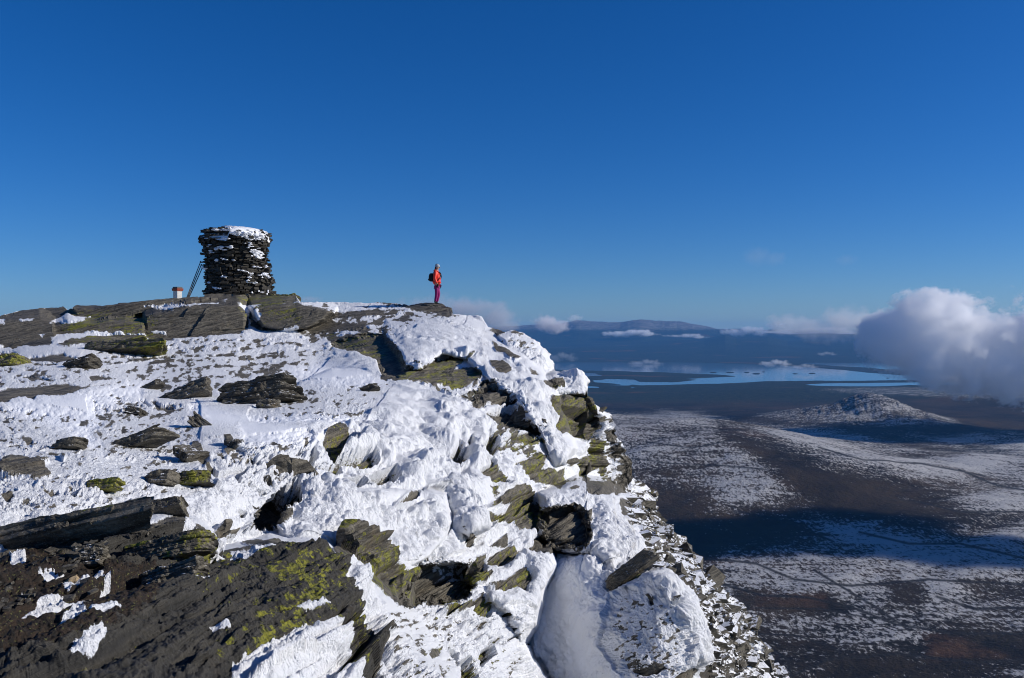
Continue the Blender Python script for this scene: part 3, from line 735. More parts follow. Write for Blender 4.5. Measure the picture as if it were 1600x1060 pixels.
# ------------------------------------------------------------------ the valley, the lake and the far hills
ZF = -820.0                         # level of the valley floor
def floor_D(y): return -ZF * F / (np.asarray(y, float) - HY)
LAKE = [(500, 567), (900, 566), (1000, 566), (1100, 567), (1200, 570), (1290, 576), (1380, 584), (1450, 589), (1520, 593), (1440, 594), (1300, 595.5), (1200, 596), (1150, 599),
        (1060, 601), (1000, 602.5), (985, 601), (940, 600), (900, 598), (500, 598)]
LAND = [[(400, 577), (860, 577.5), (960, 580), (1060, 583), (1125, 585.5), (1147, 588), (1115, 590), (1070, 592), (1090, 594), (1060, 597), (1000, 597), (990, 593), (950, 592), (925, 596), (960, 600), (940, 605), (400, 605)]]
MARSH = [[(925, 594), (960, 593), (985, 597), (960, 600), (930, 598)], [(940, 602), (990, 600), (985, 603)]]
ISLES = [(1115, 582, 5), (1140, 582, 6), (1166, 582, 4), (1181, 584, 6), (1241, 584, 4), (1268, 583.5, 5), (1386, 591, 3), (1190, 581, 3)]

def terrain(X, Yd):
    "height, snow cover, forest, heath, water level flag for ground points"
    D = np.maximum(Yd, 1.0)
    x = 800 + X / D * F
    y = HY - ZF * F / D           # photo row of this spot on the flat floor
    z0 = np.zeros_like(x)
    n1 = fbm(X / 1900, Yd / 1900, z0, 5, 0.5)
    n2 = fbm(X / 420, Yd / 420, z0 + 4, 5, 0.55)
    h = ZF + 22 * n1 * sstep(26000, 14000, D) + 7 * n2 * sstep(12000, 7000, D) - 6
    # long low ridges running towards the viewer on the right
    a = R(38); u = (X * math.cos(a) + Yd * math.sin(a)); v = (-X * math.sin(a) + Yd * math.cos(a))
    st = fbm(u / 1500, v / 260, z0 + 2, 4, 0.5)
    h = h + 26 * st * sstep(10500, 7000, D)
    # shoulder on the left
    def bump(cx, cy, rx, ry, ang, hh, p=1.0):
        ca, sa = math.cos(ang), math.sin(ang)
        dx = X - cx; dy = Yd - cy
        e = ((dx * ca + dy * sa) / rx) ** 2 + ((-dx * sa + dy * ca) / ry) ** 2
        return hh * np.exp(-e ** p)
    sh1 = bump(760, 5200, 1450, 1250, R(-18), 300, 1.35)
    sh1 = sh1 * (1 + 0.10 * n1) + 10 * n2 * (sh1 > 60)
    sh2 = bump(1750, 5900, 1500, 520, R(-25), 120)
    md = bump(3300, 8150, 290, 480, R(20), 150, 0.8) + bump(3080, 8050, 820, 620, R(-12), 120, 0.8)
    md = md + (26 * n2 + 75 * (0.33 - np.abs(fbm(X / 260, Yd / 330, z0 + 7, 5, 0.6)))) * sstep(20, 120, md)
    sl = bump(5900, 11400, 2300, 1300, R(-20), 95)
    h = h + np.maximum(sh1, sh2) + md + sl + 0.35 * np.minimum(sh1, sh2)
    # slopes beyond the lake
    far = sstep(23500, 33000, D)
    fh = 330 + 210 * fbm(X / 7000, Yd / 5000, z0 + 1, 4)
    h = h + far * fh * (1 + 0.0 * x)
    xm = interp(x, [(0, 0.6), (800, 0.95), (900, 1.0), (1100, 1.0), (1250, 0.85), (1400, 0.6), (1800, 0.7)])
    # mountain chain: crest rows in the photo
    crest = interp(x, [(-2000, 515), (600, 520), (760, 522), (800, 520), (840, 517), (868, 518), (905, 510), (935, 513), (965, 512), (1000, 507), (1025, 511), (1045, 510), (1070, 513), (1095, 517),
                       (1120, 523), (1150, 524), (1200, 526), (1300, 531), (1500, 533), (1800, 530), (4000, 520)])
    crest = crest - 2.2 * fbm(x / 34, z0, z0 + 77, 5, 0.6)
    DM = 42000.0
    Hc = 190 + (HY - crest) / F * DM - ZF
    rng_ = 1 - 2 * np.abs(fbm(X / 2600, Yd / 3400, z0 + 8, 6, 0.55))
    mt = sstep(33500, DM, D) * (Hc - 330) + (130 * rng_ + 130 * fbm(X / 5200, Yd / 5200, z0 + 3, 5) * sstep(34000, 38000, D)) * sstep(34000, 40000, D) * 0.8
    h = h + mt
    # nearer dark spur in front of the chain
    c2 = interp(x, [(-2000, 545), (800, 543), (900, 536), (1000, 533), (1100, 527), (1133, 520), (1150, 524), (1200, 524), (1230, 531), (1300, 533), (1340, 536), (1500, 537), (4000, 534)])
    H2 = (HY - c2) / F * 34500 - ZF
    h = np.where(D < 35000, h + sstep(27000, 34500, D) * np.maximum(0, H2 - 330 - 60) * sstep(36000, 34500, D), h)
    h = np.where((D >= 35000) & (D < 37500), np.maximum(h, 0) * 0 + h, h)
    # lake bed
    wx = x + 6 * fbm(x / 30, y / 8, z0 + 1, 3); wy = y + 1.0 * fbm(x / 40, y / 5, z0 + 5, 3)
    s = sdist(LAKE, wx, wy * 1.0, 12)
    for p in LAND: s = np.minimum(s, -sdist(p, wx, wy, 12))
    for p in MARSH: s = np.maximum(s, sdist(p, wx, wy, 12))
    for ix, iy, r in ISLES:
        s = np.minimum(s, (np.sqrt((wx - ix) ** 2 + ((wy - iy) * 6) ** 2) - r) * 0.5)
    flat = sstep(-9, -1, s)
    h = h * (1 - flat) + (ZF + 3) * flat
    h = np.where(s > 0, ZF - 12, h)
    yf = y; y = HY - h * F / D
    # cover --------------------------------------------------------------
    snow = np.full(x.shape, 0.0)
    snow = 0.50 * sstep(-12, 12, sdist([(700, 640), (960, 640), (1100, 640), (1180, 664), (1230, 700), (1262, 745), (1230, 790), (1120, 800), (1080, 830), (950, 850), (700, 850)], x + 25 * n2, y + 12 * n2, 30)) * (1 - 0.35 * sstep(690, 800, y))
    snow = np.maximum(snow, 0.42 * sstep(20, 60, md))
    snow = np.maximum(snow, 0.42 * sstep(30, 60, sl))
    def reg(poly, v, soft=14):
        return v * sstep(-soft, soft, sdist(poly, x + 14 * n2 * 2, y + 6 * n1 * 2, soft + 2))
    base = (0.49 + 0.18 * n1 + 0.10 * sstep(860, 960, y)) * sstep(652, 700, y + 14 * n2) * sstep(1010, 1150, x + 0.0 * y)
    snow = np.maximum(snow, base * sstep(0.0, 1.0, 1 - 0 * y))
    for poly, v, so in [([(1120, 655), (1300, 665), (1420, 690), (1600, 720), (1900, 760), (1900, 800), (1560, 780), (1380, 735), (1230, 700)], 0.58, 16)]:
        snow = np.maximum(snow, reg(poly, v, so))
    for poly, v, so in [([(1130, 662), (1200, 690), (1300, 728), (1420, 752), (1520, 790), (1600, 810), (1450, 830), (1300, 810), (1240, 770), (1180, 710)], 0.62, 24),
                        ([(1150, 925), (1290, 928), (1310, 950), (1200, 955), (1140, 945)], 0.75, 16),
                        ([(1440, 990), (1600, 985), (1700, 1030), (1450, 1030)], 0.45, 20), ([(1380, 905), (1440, 910), (1430, 950), (1390, 940)], 0.4, 14),
                        ([(980, 780), (1240, 800), (1300, 850), (1200, 870), (1040, 860)], 0.45, 28), ([(1200, 1000), (1500, 1015), (1600, 1060), (1150, 1080)], 0.3, 26)]:
        snow = snow * (1 - reg(poly, v, so))
    snow = snow * sstep(14000, 11500, D) + 0.42 * sstep(ZF + 680, ZF + 1050, h + 60 * n1) * sstep(30000, 36000, D)
    streak = st * 0.45 + fbm(u / 420, v / 70, z0 + 6, 4, 0.55) * 0.35 + 0.2 * fbm(X / 160, Yd / 220, z0 + 16, 4, 0.6)
    wk = sstep(8500, 6500, D) * (1 - 0.65 * sstep(60, 140, sh1))
    snow = snow + (streak * 0.6 * wk) * (snow > 0.03)
    forest = sstep(9600, 11200, D + 500 * n1) * (1 - 0.75 * sstep(ZF + 900, ZF + 1150, h))
    red = sstep(0.10, 0.35, fbm(X / 1300, Yd / 420, z0 + 12, 4)) * 0.7
    for poly in ([(1190, 925), (1290, 930), (1290, 950), (1180, 950)], [(1440, 990), (1600, 985), (1700, 1030), (1450, 1030)]):
        red = np.maximum(red, sstep(-10, 10, sdist(poly, x, y, 14)))
    red = np.maximum(red, 0.8 * sstep(-3, 2, sdist([(900, 592), (1000, 590), (1080, 592), (1130, 596), (1100, 600), (930, 601)], wx, wy, 10)))
    red = red * sstep(-0.2, 0.35, fbm(X / 240, Yd / 260, z0 + 31, 5, 0.6))
    # little streams
    strm = np.zeros_like(x)
    for pl, w in [([(1100, 905), (1190, 930), (1260, 932), (1330, 948), (1400, 975), (1480, 988), (1620, 990)], 1.6), ([(1180, 990), (1240, 992), (1300, 1010), (1330, 1040), (1320, 1070)], 1.2),
                  ([(1270, 890), (1320, 920), (1370, 950), (1420, 985)], 1.5), ([(985, 715), (1050, 724), (1120, 726), (1200, 735)], 0.9), ([(1180, 950), (1280, 950), (1360, 965)], 1.0),
                  ([(1500, 735), (1560, 760), (1620, 770)], 1.2), ([(1230, 1060), (1290, 1030), (1400, 1020), (1520, 1035), (1620, 1030)], 2.0),
                  ([(1080, 870), (1180, 880), (1240, 905), (1330, 915), (1450, 905), (1600, 915)], 1.5), ([(1340, 830), (1420, 850), (1500, 850), (1610, 875)], 1.4), ([(1150, 800), (1230, 815), (1300, 845)], 1.3),
                  ([(1420, 780), (1500, 800), (1600, 800)], 1.1), ([(1180, 1000), (1230, 1030), (1240, 1070)], 1.6), ([(1460, 930), (1520, 950), (1610, 950)], 1.6), ([(1010, 690), (1080, 700), (1150, 690)], 0.8),
                  ([(1280, 700), (1350, 720), (1440, 725), (1540, 745)], 0.9)]:
        d = -sdist(pl, x + 8 * n2, y + 5 * n2, 8, closed=False)
        strm = np.maximum(strm, sstep(w * 2.0, w * 0.5, d))
    return h, snow, forest, red, strm

def build_valley():
    yr = np.concatenate([np.linspace(1240, 1066, 60)[:-1], np.linspace(1066, 640, 560)[:-1], np.linspace(640, 560, 260)[:-1]])
    rD = np.concatenate([floor_D(yr), np.linspace(float(floor_D(560)), 46000, 190)])
    xa = np.concatenate([np.linspace(-1500, 780, 150)[:-1], np.linspace(780, 1640, 820)[:-1], np.linspace(1640, 3200, 170)])
    tx = (xa - 800) / F
    Yd = np.repeat(rD[:, None], len(tx), 1); X = Yd * tx[None]
    sh = X.shape
    X = X.ravel(); Yd = Yd.ravel()
    h, snow, forest, red, strm = terrain(X, Yd)
    P = np.stack([X, Yd, h], 1)
    t = NT('valley'); p = t.pos()
    sn = t.attr('snow'); fo = t.attr('forest'); rd = t.attr('red'); sm = t.attr('stream')
    big = t.noise(p, 0.0016, 5, 0.6)
    med = t.noise(t.mapping(p, scale=(1, 1, 0.3), rot=(0, 0, R(-38))), 0.012, 7, 0.68)
    stk = t.noise(t.mapping(p, scale=(0.35, 1.6, 0.5), rot=(0, 0, R(-38))), 0.010, 8, 0.72)
    fine = t.noise(p, 0.055, 4, 0.7)
    heath = t.mix(t.ramp(big, 0.35, 0.65), (0.011, 0.0085, 0.006), (0.050, 0.034, 0.020))
    heath = t.mix(t.ramp(med, 0.45, 0.65), heath, (0.030, 0.023, 0.015))
    heath = t.mix(t.math('MULTIPLY', rd, t.ramp(med, 0.3, 0.6)), heath, (0.075, 0.038, 0.020))
    wood = t.mix(t.ramp(med, 0.4, 0.62), (0.012, 0.020, 0.014), (0.032, 0.036, 0.022))
    wood = t.mix(t.ramp(t.noise(t.mapping(p, scale=(0.5, 1, 1)), 0.0011, 5, 0.6), 0.58, 0.68, 0, 0.8), wood, (0.10, 0.055, 0.025))
    ground = t.mix(fo, heath, wood)
    fin2 = t.noise(t.mapping(p, scale=(1, 0.55, 1)), 0.075, 6, 0.8)
    g = t.math('ADD', t.math('MULTIPLY', stk, 0.28), t.math('ADD', t.math('MULTIPLY', fin2, 0.62), t.math('MULTIPLY', med, 0.10)))
    thr = t.math('SUBTRACT', t.math('ADD', g, t.math('MULTIPLY', t.math('SUBTRACT', sn, 0.46), 0.36)), 0.5)
    sf = t.math('MULTIPLY', t.ramp(thr, -0.02, 0.035), t.ramp(sn, 0.02, 0.12))
    col = t.mix(t.math('MULTIPLY', sf, 0.92), ground, (0.43, 0.425, 0.42))
    col = t.mix(t.math('MULTIPLY', sm, 0.9), col, (0.02, 0.018, 0.016))
    nb = t.bump(t.math('ADD', t.math('MULTIPLY', med, 0.6), t.math('MULTIPLY', fine, 0.4)), 0.85, 24.0)
    M = t.done(t.bsdf(col, 0.9, nb, 0.1))
    o = mesh_obj('valley', P, grid_faces(*sh)[:, ::-1], M, attrs={'snow': snow, 'forest': forest, 'red': red, 'stream': strm})
    if o.data.polygons[1000].normal.z < 0: o.data.flip_normals()
    tag(o, kind='structure')
    # lake surface: one flat sheet, the bed dips below it inside the shores
    t = NT('lake_water'); p = t.pos()
    w = t.noise(t.mapping(p, scale=(0.3, 1, 1)), 0.02, 3, 0.5)
    Mw = t.done(t.bsdf((0.05, 0.08, 0.11), 0.06, t.bump(w, 0.02, 1.0), 0.5, IOR=1.33))
    y0, y1 = float(floor_D(606)), float(floor_D(564))
    x0, x1 = -9000, 14000
    o = mesh_obj('lake_water', [(x0, y0, ZF - 2), (x1, y0, ZF - 2), (x1, y1, ZF - 2), (x0, y1, ZF - 2)], [(0, 1, 2, 3)], Mw)
    tag(o, kind='structure')
build_valley()

# ------------------------------------------------------------------ clouds
def cloud(name, label, center, size, lobes, dens=0.004, seed=0.0, rough=0.62, nscale=2.2, namp=1.15, soft=0.5, group=None, step=0.28, detail=6, tint=(1, 1, 1), bias=0.0):
    "lobes: (x, y, z, radius) in units of the half width; size = half width, half depth, half height in metres"
    t = NT(name)
    p = t.coord('Object')
    q = t.vmath('DIVIDE', p, tuple(size))
    m = None
    for (a, b, c, r) in lobes:
        d = t.vmath('DISTANCE', q, (a, b, c))
        v = t.math('SUBTRACT', 1.0, t.math('DIVIDE', d, r))
        m = v if m is None else t.math('SMOOTH_MAX', m, v, 0.15)
    k = nscale / size[0]
    n = t.noise(t.mapping(p, loc=(seed, seed * 1.7, seed * 0.3), scale=(1, 1, 1.25)), k, detail, rough)
    n.node.noise_dimensions = '3D'
    f = t.math('ADD', t.math('MULTIPLY', m, 1.0), t.math('MULTIPLY', t.math('SUBTRACT', n, 0.52 + bias), namp))
    de = t.math('MULTIPLY', t.ramp(f, 0.0, soft), dens)
    v = t.n.new('ShaderNodeVolumePrincipled')
    v.inputs['Color'].default_value = (*tint, 1)
    v.inputs['Anisotropy'].default_value = -0.1
    t.l.new(de, v.inputs['Density'])
    M = t.done(None, v.outputs[0])
    M.cycles.volume_step_rate = step
    # hull of the cloud
    bm = bmesh.new()
    for (a, b, c, r) in lobes:
        s = bmesh.ops.create_icosphere(bm, subdivisions=3, radius=1.0)
        e = 1.14
        for vv in s['verts']:
            vv.co = Vector((vv.co.x * r * e + a, vv.co.y * r * e + b, vv.co.z * r * e + c))
    pts = np.array([v.co[:] for v in bm.verts]); bm.free()
    bm = bmesh.new()
    for q_ in pts: bm.verts.new((q_[0] * size[0], q_[1] * size[1], q_[2] * size[2]))
    ret = bmesh.ops.convex_hull(bm, input=bm.verts)
    bmesh.ops.delete(bm, geom=[v for v in bm.verts if not v.link_faces], context='VERTS')
    bmesh.ops.recalc_face_normals(bm, faces=bm.faces)
    me = bpy.data.meshes.new(name); bm.to_mesh(me); bm.free()
    o = bpy.data.objects.new(name, me); COL.objects.link(o); me.materials.append(M)
    o.location = center
    tag(o, label, 'cloud', group)
    return o

def cloud_px(name, label, x, y, D, w, h, lobes, depth=1.0, **k):
    "x, y: photo position of the centre, w, h: half size in photo pixels at distance D"
    s = D / F
    return cloud(name, label, world_pt(x, y, D), (w * s, w * s * depth, h * s), lobes, **k)

CG = 'clouds drifting over the valley'
LB = [(1432, 503, 0, 44), (1402, 532, 20, 46), (1475, 505, 20, 48), (1500, 545, 0, 62), (1455, 560, -20, 45), (1560, 560, 0, 58), (1530, 520, 30, 40), (1620, 545, 0, 62), (1700, 560, 0, 90), (1375, 520, 10, 30), (1560, 595, -20, 30)]
cloud_px('cumulus_cloud', 'large white billowing cloud at the right edge, lying over the valley', 1530, 535, 7000, 100, 100,
         [((a - 1530) / 100, d / 100, (535 - b) / 100, r * 1.12 / 100) for a, b, d, r in LB],
         depth=1.0, dens=0.012, seed=3.1, nscale=2.4, namp=3.2, soft=0.25, bias=-0.03, group=CG, step=0.2, detail=8)
cloud_px('veil_cloud', 'thin ragged grey veil trailing left from the large white cloud', 1310, 510, 8200, 105, 42,
         [(-0.5, 0, 0.0, 0.6), (0.1, 0, 0.15, 0.7), (0.6, 0, -0.1, 0.7)], depth=0.5, dens=0.004, seed=8.4, nscale=2.6, namp=2.6, soft=0.7, group=CG, step=0.4)
cloud_px('small_cloud', 'small round white cloud above the far blue hills near the skyline dome', 860, 506, 15000, 34, 20,
         [(-0.25, 0, 0.1, 0.7), (0.3, 0, -0.25, 0.62)], dens=0.006, seed=1.2, nscale=2.0, namp=2.2, soft=0.6, group=CG, step=0.5, tint=(0.98, 0.95, 0.96))
cloud_px('small_cloud', 'tiny grey wisp right beside the small round white cloud', 897, 498, 15500, 16, 9,
         [(0, 0, 0, 0.95)], dens=0.003, seed=5.2, nscale=2.0, namp=2.2, soft=0.7, group=CG, step=0.5)
cloud_px('dark_cloud', 'dim grey cloud bank rising behind the hiker and the snowy crest', 712, 487, 13000, 100, 38,
         [(-0.35, 0, 0.2, 0.65), (0.1, 0, 0.0, 0.7), (0.6, 0, -0.35, 0.6), (-0.9, 0, -0.25, 0.5)], depth=0.5, dens=0.0045, seed=9.9, nscale=2.2, namp=2.4, soft=0.8, group=CG, step=0.5, tint=(0.8, 0.8, 0.84))
cloud_px('dark_cloud', 'faint low grey cloud over the snowy crest right of the stone tower', 482, 469, 13000, 26, 8,
         [(0, 0, 0, 1.0)], depth=0.6, dens=0.003, seed=2.9, nscale=2.0, namp=1.2, soft=0.8, group=CG, step=0.5, tint=(0.8, 0.8, 0.84))
cloud_px('wisp_cloud', 'faint mauve wisp alone in the blue sky, the larger one', 1192, 402, 16000, 44, 25,
         [(-0.2, 0, 0.1, 0.75), (0.35, 0, -0.1, 0.6)], depth=0.5, dens=0.0007, seed=6.3, nscale=2.2, namp=1.3, soft=0.9, group=CG, step=0.6)
cloud_px('wisp_cloud', 'faint mauve wisp in the blue sky, the smaller right one', 1322, 406, 16000, 24, 12,
         [(0, 0, 0, 0.95)], depth=0.5, dens=0.0006, seed=4.4, nscale=2.2, namp=1.3, soft=0.9, group=CG, step=0.6)
FAR = [('flat white cloud lying in front of the highest far mountain', 985, 521, 36000, 44, 9, 0.0016), ('white cloud strip at the foot of the far mountain slope', 1070, 526, 37000, 36, 7, 0.0010),
       ('white cloud on the ridge right of the far mountain', 1165, 518, 38000, 40, 12, 0.0010), ('small upright cloud puff above the far ridge', 1213, 508, 38000, 17, 12, 0.0010),
       ('long pale cloud band along the far horizon beneath the grey veil', 1262, 520, 40000, 90, 13, 0.0007), ('small white cloud floating above the lake', 1212, 568, 17500, 26, 9, 0.0022),
       ('thin white scrap of cloud right of the cloud above the lake', 1258, 573, 18500, 22, 6, 0.0013), ('thin white scrap of cloud above the dark slope by the large cloud', 1292, 553, 24000, 16, 5, 0.0010),
       ('pale mist patch over the left end of the lake', 1010, 567, 23000, 28, 8, 0.0006), ('pale mist patch on the blue slope beside the skyline dome', 878, 558, 24000, 26, 12, 0.0004)]
for i, (lab, x, y, D, w, h, dn) in enumerate(FAR):
    cloud_px('far_cloud', lab, x, y, D, w, h, [(-0.45, 0, -0.1, 0.6), (0.1, 0, 0.15, 0.65), (0.6, 0, -0.15, 0.5)], depth=0.4, dens=dn * 4, seed=11.3 + i * 3.7, nscale=2.6, namp=2.4, soft=0.6, group=CG, step=0.7)
# clouds right of the frame that throw the shadows on the valley floor
def cloud_over(name, lab, gx, gy, zc, size, lobes, **k):
    dz = zc - ZF
    q = dz / math.tan(SUN_EL)
    return cloud(name, lab, (gx + q * math.sin(SUN_AZ), gy + q * math.cos(SUN_AZ), zc), size, lobes, **k)
cloud_over('shadow_cloud', 'broad white cloud outside the right edge of the view', 1180, 3400, 150, (900, 560, 170),
           [(-0.45, 0, 0, 0.55), (0.1, 0.2, 0, 0.65), (0.6, -0.2, 0, 0.5)], dens=0.03, seed=21.0, nscale=3.2, namp=1.1, soft=0.5, group=CG, step=0.4)

# ------------------------------------------------------------------ stone tower on the summit
def jitter_box(c, ax, ay, az, j, rg):
    "eight corners of an uneven flat stone"
    V = []
    for k in range(8):
        sx, sy, sz = (1 if k & 1 else -1), (1 if k & 2 else -1), (1 if k & 4 else -1)
        V.append(c + ax * (sx * rg.uniform(1 - j, 1)) + ay * (sy * rg.uniform(1 - j, 1)) + az * (sz * rg.uniform(1 - j * 0.5, 1)))
    return V
BOXF = [(0, 1, 3, 2), (4, 6, 7, 5), (0, 4, 5, 1), (2, 3, 7, 6), (0, 2, 6, 4), (1, 5, 7, 3)]

def blob(V, Fc, c, sx, sy, sz, rg, lev=1, n=0.25):
    bm = bmesh.new(); bmesh.ops.create_icosphere(bm, subdivisions=lev, radius=1.0)
    b = len(V)
    for v in bm.verts:
        q = v.co * (1 + rg.uniform(-n, n))
        V.append((c[0] + q.x * sx, c[1] + q.y * sy, c[2] + q.z * sz))
    for f in bm.faces: Fc.append(tuple(b + v.index for v in f.verts))
    bm.free()

def build_tower():
    rg = random.Random(5)
    DT = 38.2; s = DT / F
    DT += 1.5; s = DT / F; base = world_pt(371, 467, DT)
    root = empty('stone_tower', base)
    tag(root, 'tall round drystone tower of dark slates capped with snow on the summit rocks', 'stone tower')
    H = (467 - 356) * s
    prof_l = [(0, 51), (0.15, 49), (0.35, 48), (0.6, 49), (0.75, 52), (0.88, 57), (1.0, 56)]
    prof_r = [(0, 55), (0.15, 53), (0.3, 51), (0.5, 46), (0.62, 44), (0.78, 48), (0.9, 52), (1.0, 50)]
    def rad(t, a):
        l = interp(t, prof_l); r = interp(t, prof_r)
        w = 0.5 + 0.5 * math.cos(a)
        return float(l * (1 - w) + r * w) * s * (1 + 0.035 * math.sin(a * 3 + t * 5) + 0.025 * math.sin(a * 7 - t * 9) + 0.02 * math.sin(t * 31 + a * 2))
    def top(a):     # height of the rim
        return H * (0.92 + 0.06 * math.cos(a - 1.7) - 0.05 * math.exp(-((math.cos(a) + 1) / 0.25) ** 2))
    V = []; Fc = []
    z = -0.35; course = 0
    while z < H * 1.0:
        th = rg.choice([0.05, 0.065, 0.09, 0.13]) * rg.uniform(0.85, 1.15)
        t = max(0, z / H)
        a = rg.uniform(0, 1)
        while a < 7.3:
            r = rad(t, a)
            ln = rg.uniform(0.13, 0.42)
            da = ln / r
            am = a + da / 2
            if z + th < top(am) + 0.03:
                out = rg.gauss(0, 0.055) + (0.14 if rg.random() < 0.06 else 0)
                dr = Vector((math.cos(am), math.sin(am), 0)); dt = Vector((-math.sin(am), math.cos(am), 0))
                dp = rg.uniform(0.16, 0.28)
                c = dr * (r - dp + out) + Vector((0, 0, z + th / 2))
                tw = rg.gauss(0, 0.10)
                az = (Vector((0, 0, 1)) + dt * rg.gauss(0, 0.07) + dr * rg.gauss(0, 0.05)).normalized()
                axd = (dt + dr * tw).normalized(); ayd = az.cross(axd).normalized()
                b = len(V)
                V += jitter_box(c, axd * (ln / 2 * 1.04), ayd * dp, az * (th / 2 * rg.uniform(0.7, 1.1)), 0.4, rg)
                Fc += [tuple(b + i for i in f) for f in BOXF]
            a += da
        z += th * 0.93; course += 1
    # rubble filling inside, seen as the domed top
    for i in range(420):
        a = rg.uniform(0, 6.283); rr = rad(1, a) * math.sqrt(rg.random()) * 0.86
        hz = H * (0.99 + 0.035 * math.cos(a - 2.4)) - 0.35 * (rr / 1.5) ** 2 * 0.45
        an = rg.uniform(0, 3.14)
        ax = Vector((math.cos(an), math.sin(an), rg.gauss(0, 0.1))); ay = Vector((-math.sin(an), math.cos(an), rg.gauss(0, 0.1)))
        b = len(V)
        V += jitter_box(Vector((math.cos(a) * rr, math.sin(a) * rr, hz - rg.uniform(0.02, 0.16))), ax * rg.uniform(.1, .25), ay * rg.uniform(.08, .2), Vector((0, 0, rg.uniform(.03, .06))), 0.35, rg)
        Fc += [tuple(b + i for i in f) for f in BOXF]
    # dark core so that no light shines through the joints
    n = 24
    b = len(V)
    for zz, k in ((-0.4, 0.86), (H * 0.5, 0.84), (H * 0.93, 0.82)):
        for i in range(n):
            a = i / n * 2 * math.pi; r = rad(max(0, zz / H), a) * k
            V.append((r * math.cos(a), r * math.sin(a), zz))
    for j in range(2):
        for i in range(n):
            Fc.append((b + j * n + i, b + j * n + (i + 1) % n, b + (j + 1) * n + (i + 1) % n, b + (j + 1) * n + i))
    Fc.append(tuple(b + 2 * n + i for i in range(n)))
    mesh_obj('masonry', V, Fc, M_TOWER, root, smooth=False)
    # snow lying on the crown
    V = []; Fc = []
    nr, na = 16, 72
    for i in range(nr + 1):
        for j in range(na):
            a = j / na * 2 * math.pi
            e = rad(1, a) * (0.99 + 0.05 * math.sin(a * 7) * 0.5 + rg.uniform(-.02, .02))
            rr = e * i / nr
            x, y = rr * math.cos(a), rr * math.sin(a)
            hz = H * (1.0 + 0.036 * math.cos(a - 2.4) * (i / nr)) - 0.20 * (i / nr) ** 3 + 0.03 + rg.uniform(-.025, .03)
            side = 0.5 + 0.5 * math.cos(a - 0.1)
            if i == nr: hz -= 0.10 + 0.32 * side * rg.uniform(0.6, 1.1)
            elif i == nr - 1: hz -= 0.03
            hz -= (0.3 if math.cos(a - 3.4) > 0.3 + 0.15 * math.sin(a * 9) and i > nr * 0.4 else 0)
            V.append((x, y, hz))
    for i in range(nr):
        for j in range(na):
            Fc.append((i * na + j, (i + 1) * na + j, (i + 1) * na + (j + 1) % na, i * na + (j + 1) % na))
    mesh_obj('snow_cap', V, Fc, M_SNOW, root)
    # rime sticking to the stones: photo spots (x, y, half width, half height, count)
    spots = [(360, 392, 14, 3, 16), (345, 397, 6, 3, 8), (338, 388, 5, 3, 5), (376, 392, 6, 2, 6), (360, 409, 9, 3, 9), (404, 396, 5, 5, 16), (410, 402, 7, 4, 20), (412, 398, 6, 5, 18), (398, 388, 4, 4, 7),
             (392, 426, 6, 1.5, 6), (402, 430, 4, 3, 7), (332, 420, 4, 2, 3), (420, 432, 4, 5, 14), (424, 430, 4, 6, 12), (415, 418, 4, 4, 6), (352, 452, 4, 2, 5), (360, 453, 5, 1.5, 5), (372, 364, 8, 3, 10), (400, 372, 12, 7, 40), (415, 375, 8, 7, 40),
             (423, 380, 4, 6, 20), (385, 370, 10, 3, 10), (420, 458, 6, 4, 8), (345, 430, 14, 12, 10), (350, 365, 8, 1, 4)]
    spots = [q for q in spots if q[:2] != (345, 430)] + [(rg.uniform(325, 418), rg.uniform(372, 455), 2.5, 1.0, 5) for _ in range(10)]
    for (x, y, w, h, c) in spots:
        V = []; Fc = []
        for _ in range(c):
            X = (x + rg.gauss(0, w * 0.6) - 371) * s; Z = (467 - (y + rg.gauss(0, h * 0.5))) * s
            t = min(1, max(0, Z / H)); r = rad(t, 0 if X > 0 else math.pi) + 0.0
            if abs(X) > r * 0.985: continue
            a = -math.acos(max(-1, min(1, X / r)))
            rr = rad(t, a)
            blob(V, Fc, (rr * math.cos(a), rr * math.sin(a), Z), rg.uniform(.04, .13), 0.09, rg.uniform(.018, .05), rg, 1, 0.35)
        if V: mesh_obj('rime_patch', V, Fc, M_SNOW, root, smooth=False)
    # wind-packed snow at the right foot
    return root, base, s
M_TOWER = make_rock_mat('tower_slate', 0.05, 0.0, 0.4)
tower, TB, TS = build_tower()

def tube(V, Fc, a, b, r0, r1, n=8):
    a = Vector(a); b = Vector(b); d = (b - a).normalized()
    u = d.orthogonal().normalized(); w = d.cross(u)
    k = len(V)
    for p, r in ((a, r0), (b, r1)):
        for i in range(n):
            t = i / n * 2 * math.pi
            V.append(p + u * math.cos(t) * r + w * math.sin(t) * r)
    for i in range(n):
        Fc.append((k + i, k + (i + 1) % n, k + n + (i + 1) % n, k + n + i))
    Fc.append(tuple(k + i for i in reversed(range(n)))); Fc.append(tuple(k + n + i for i in range(n)))

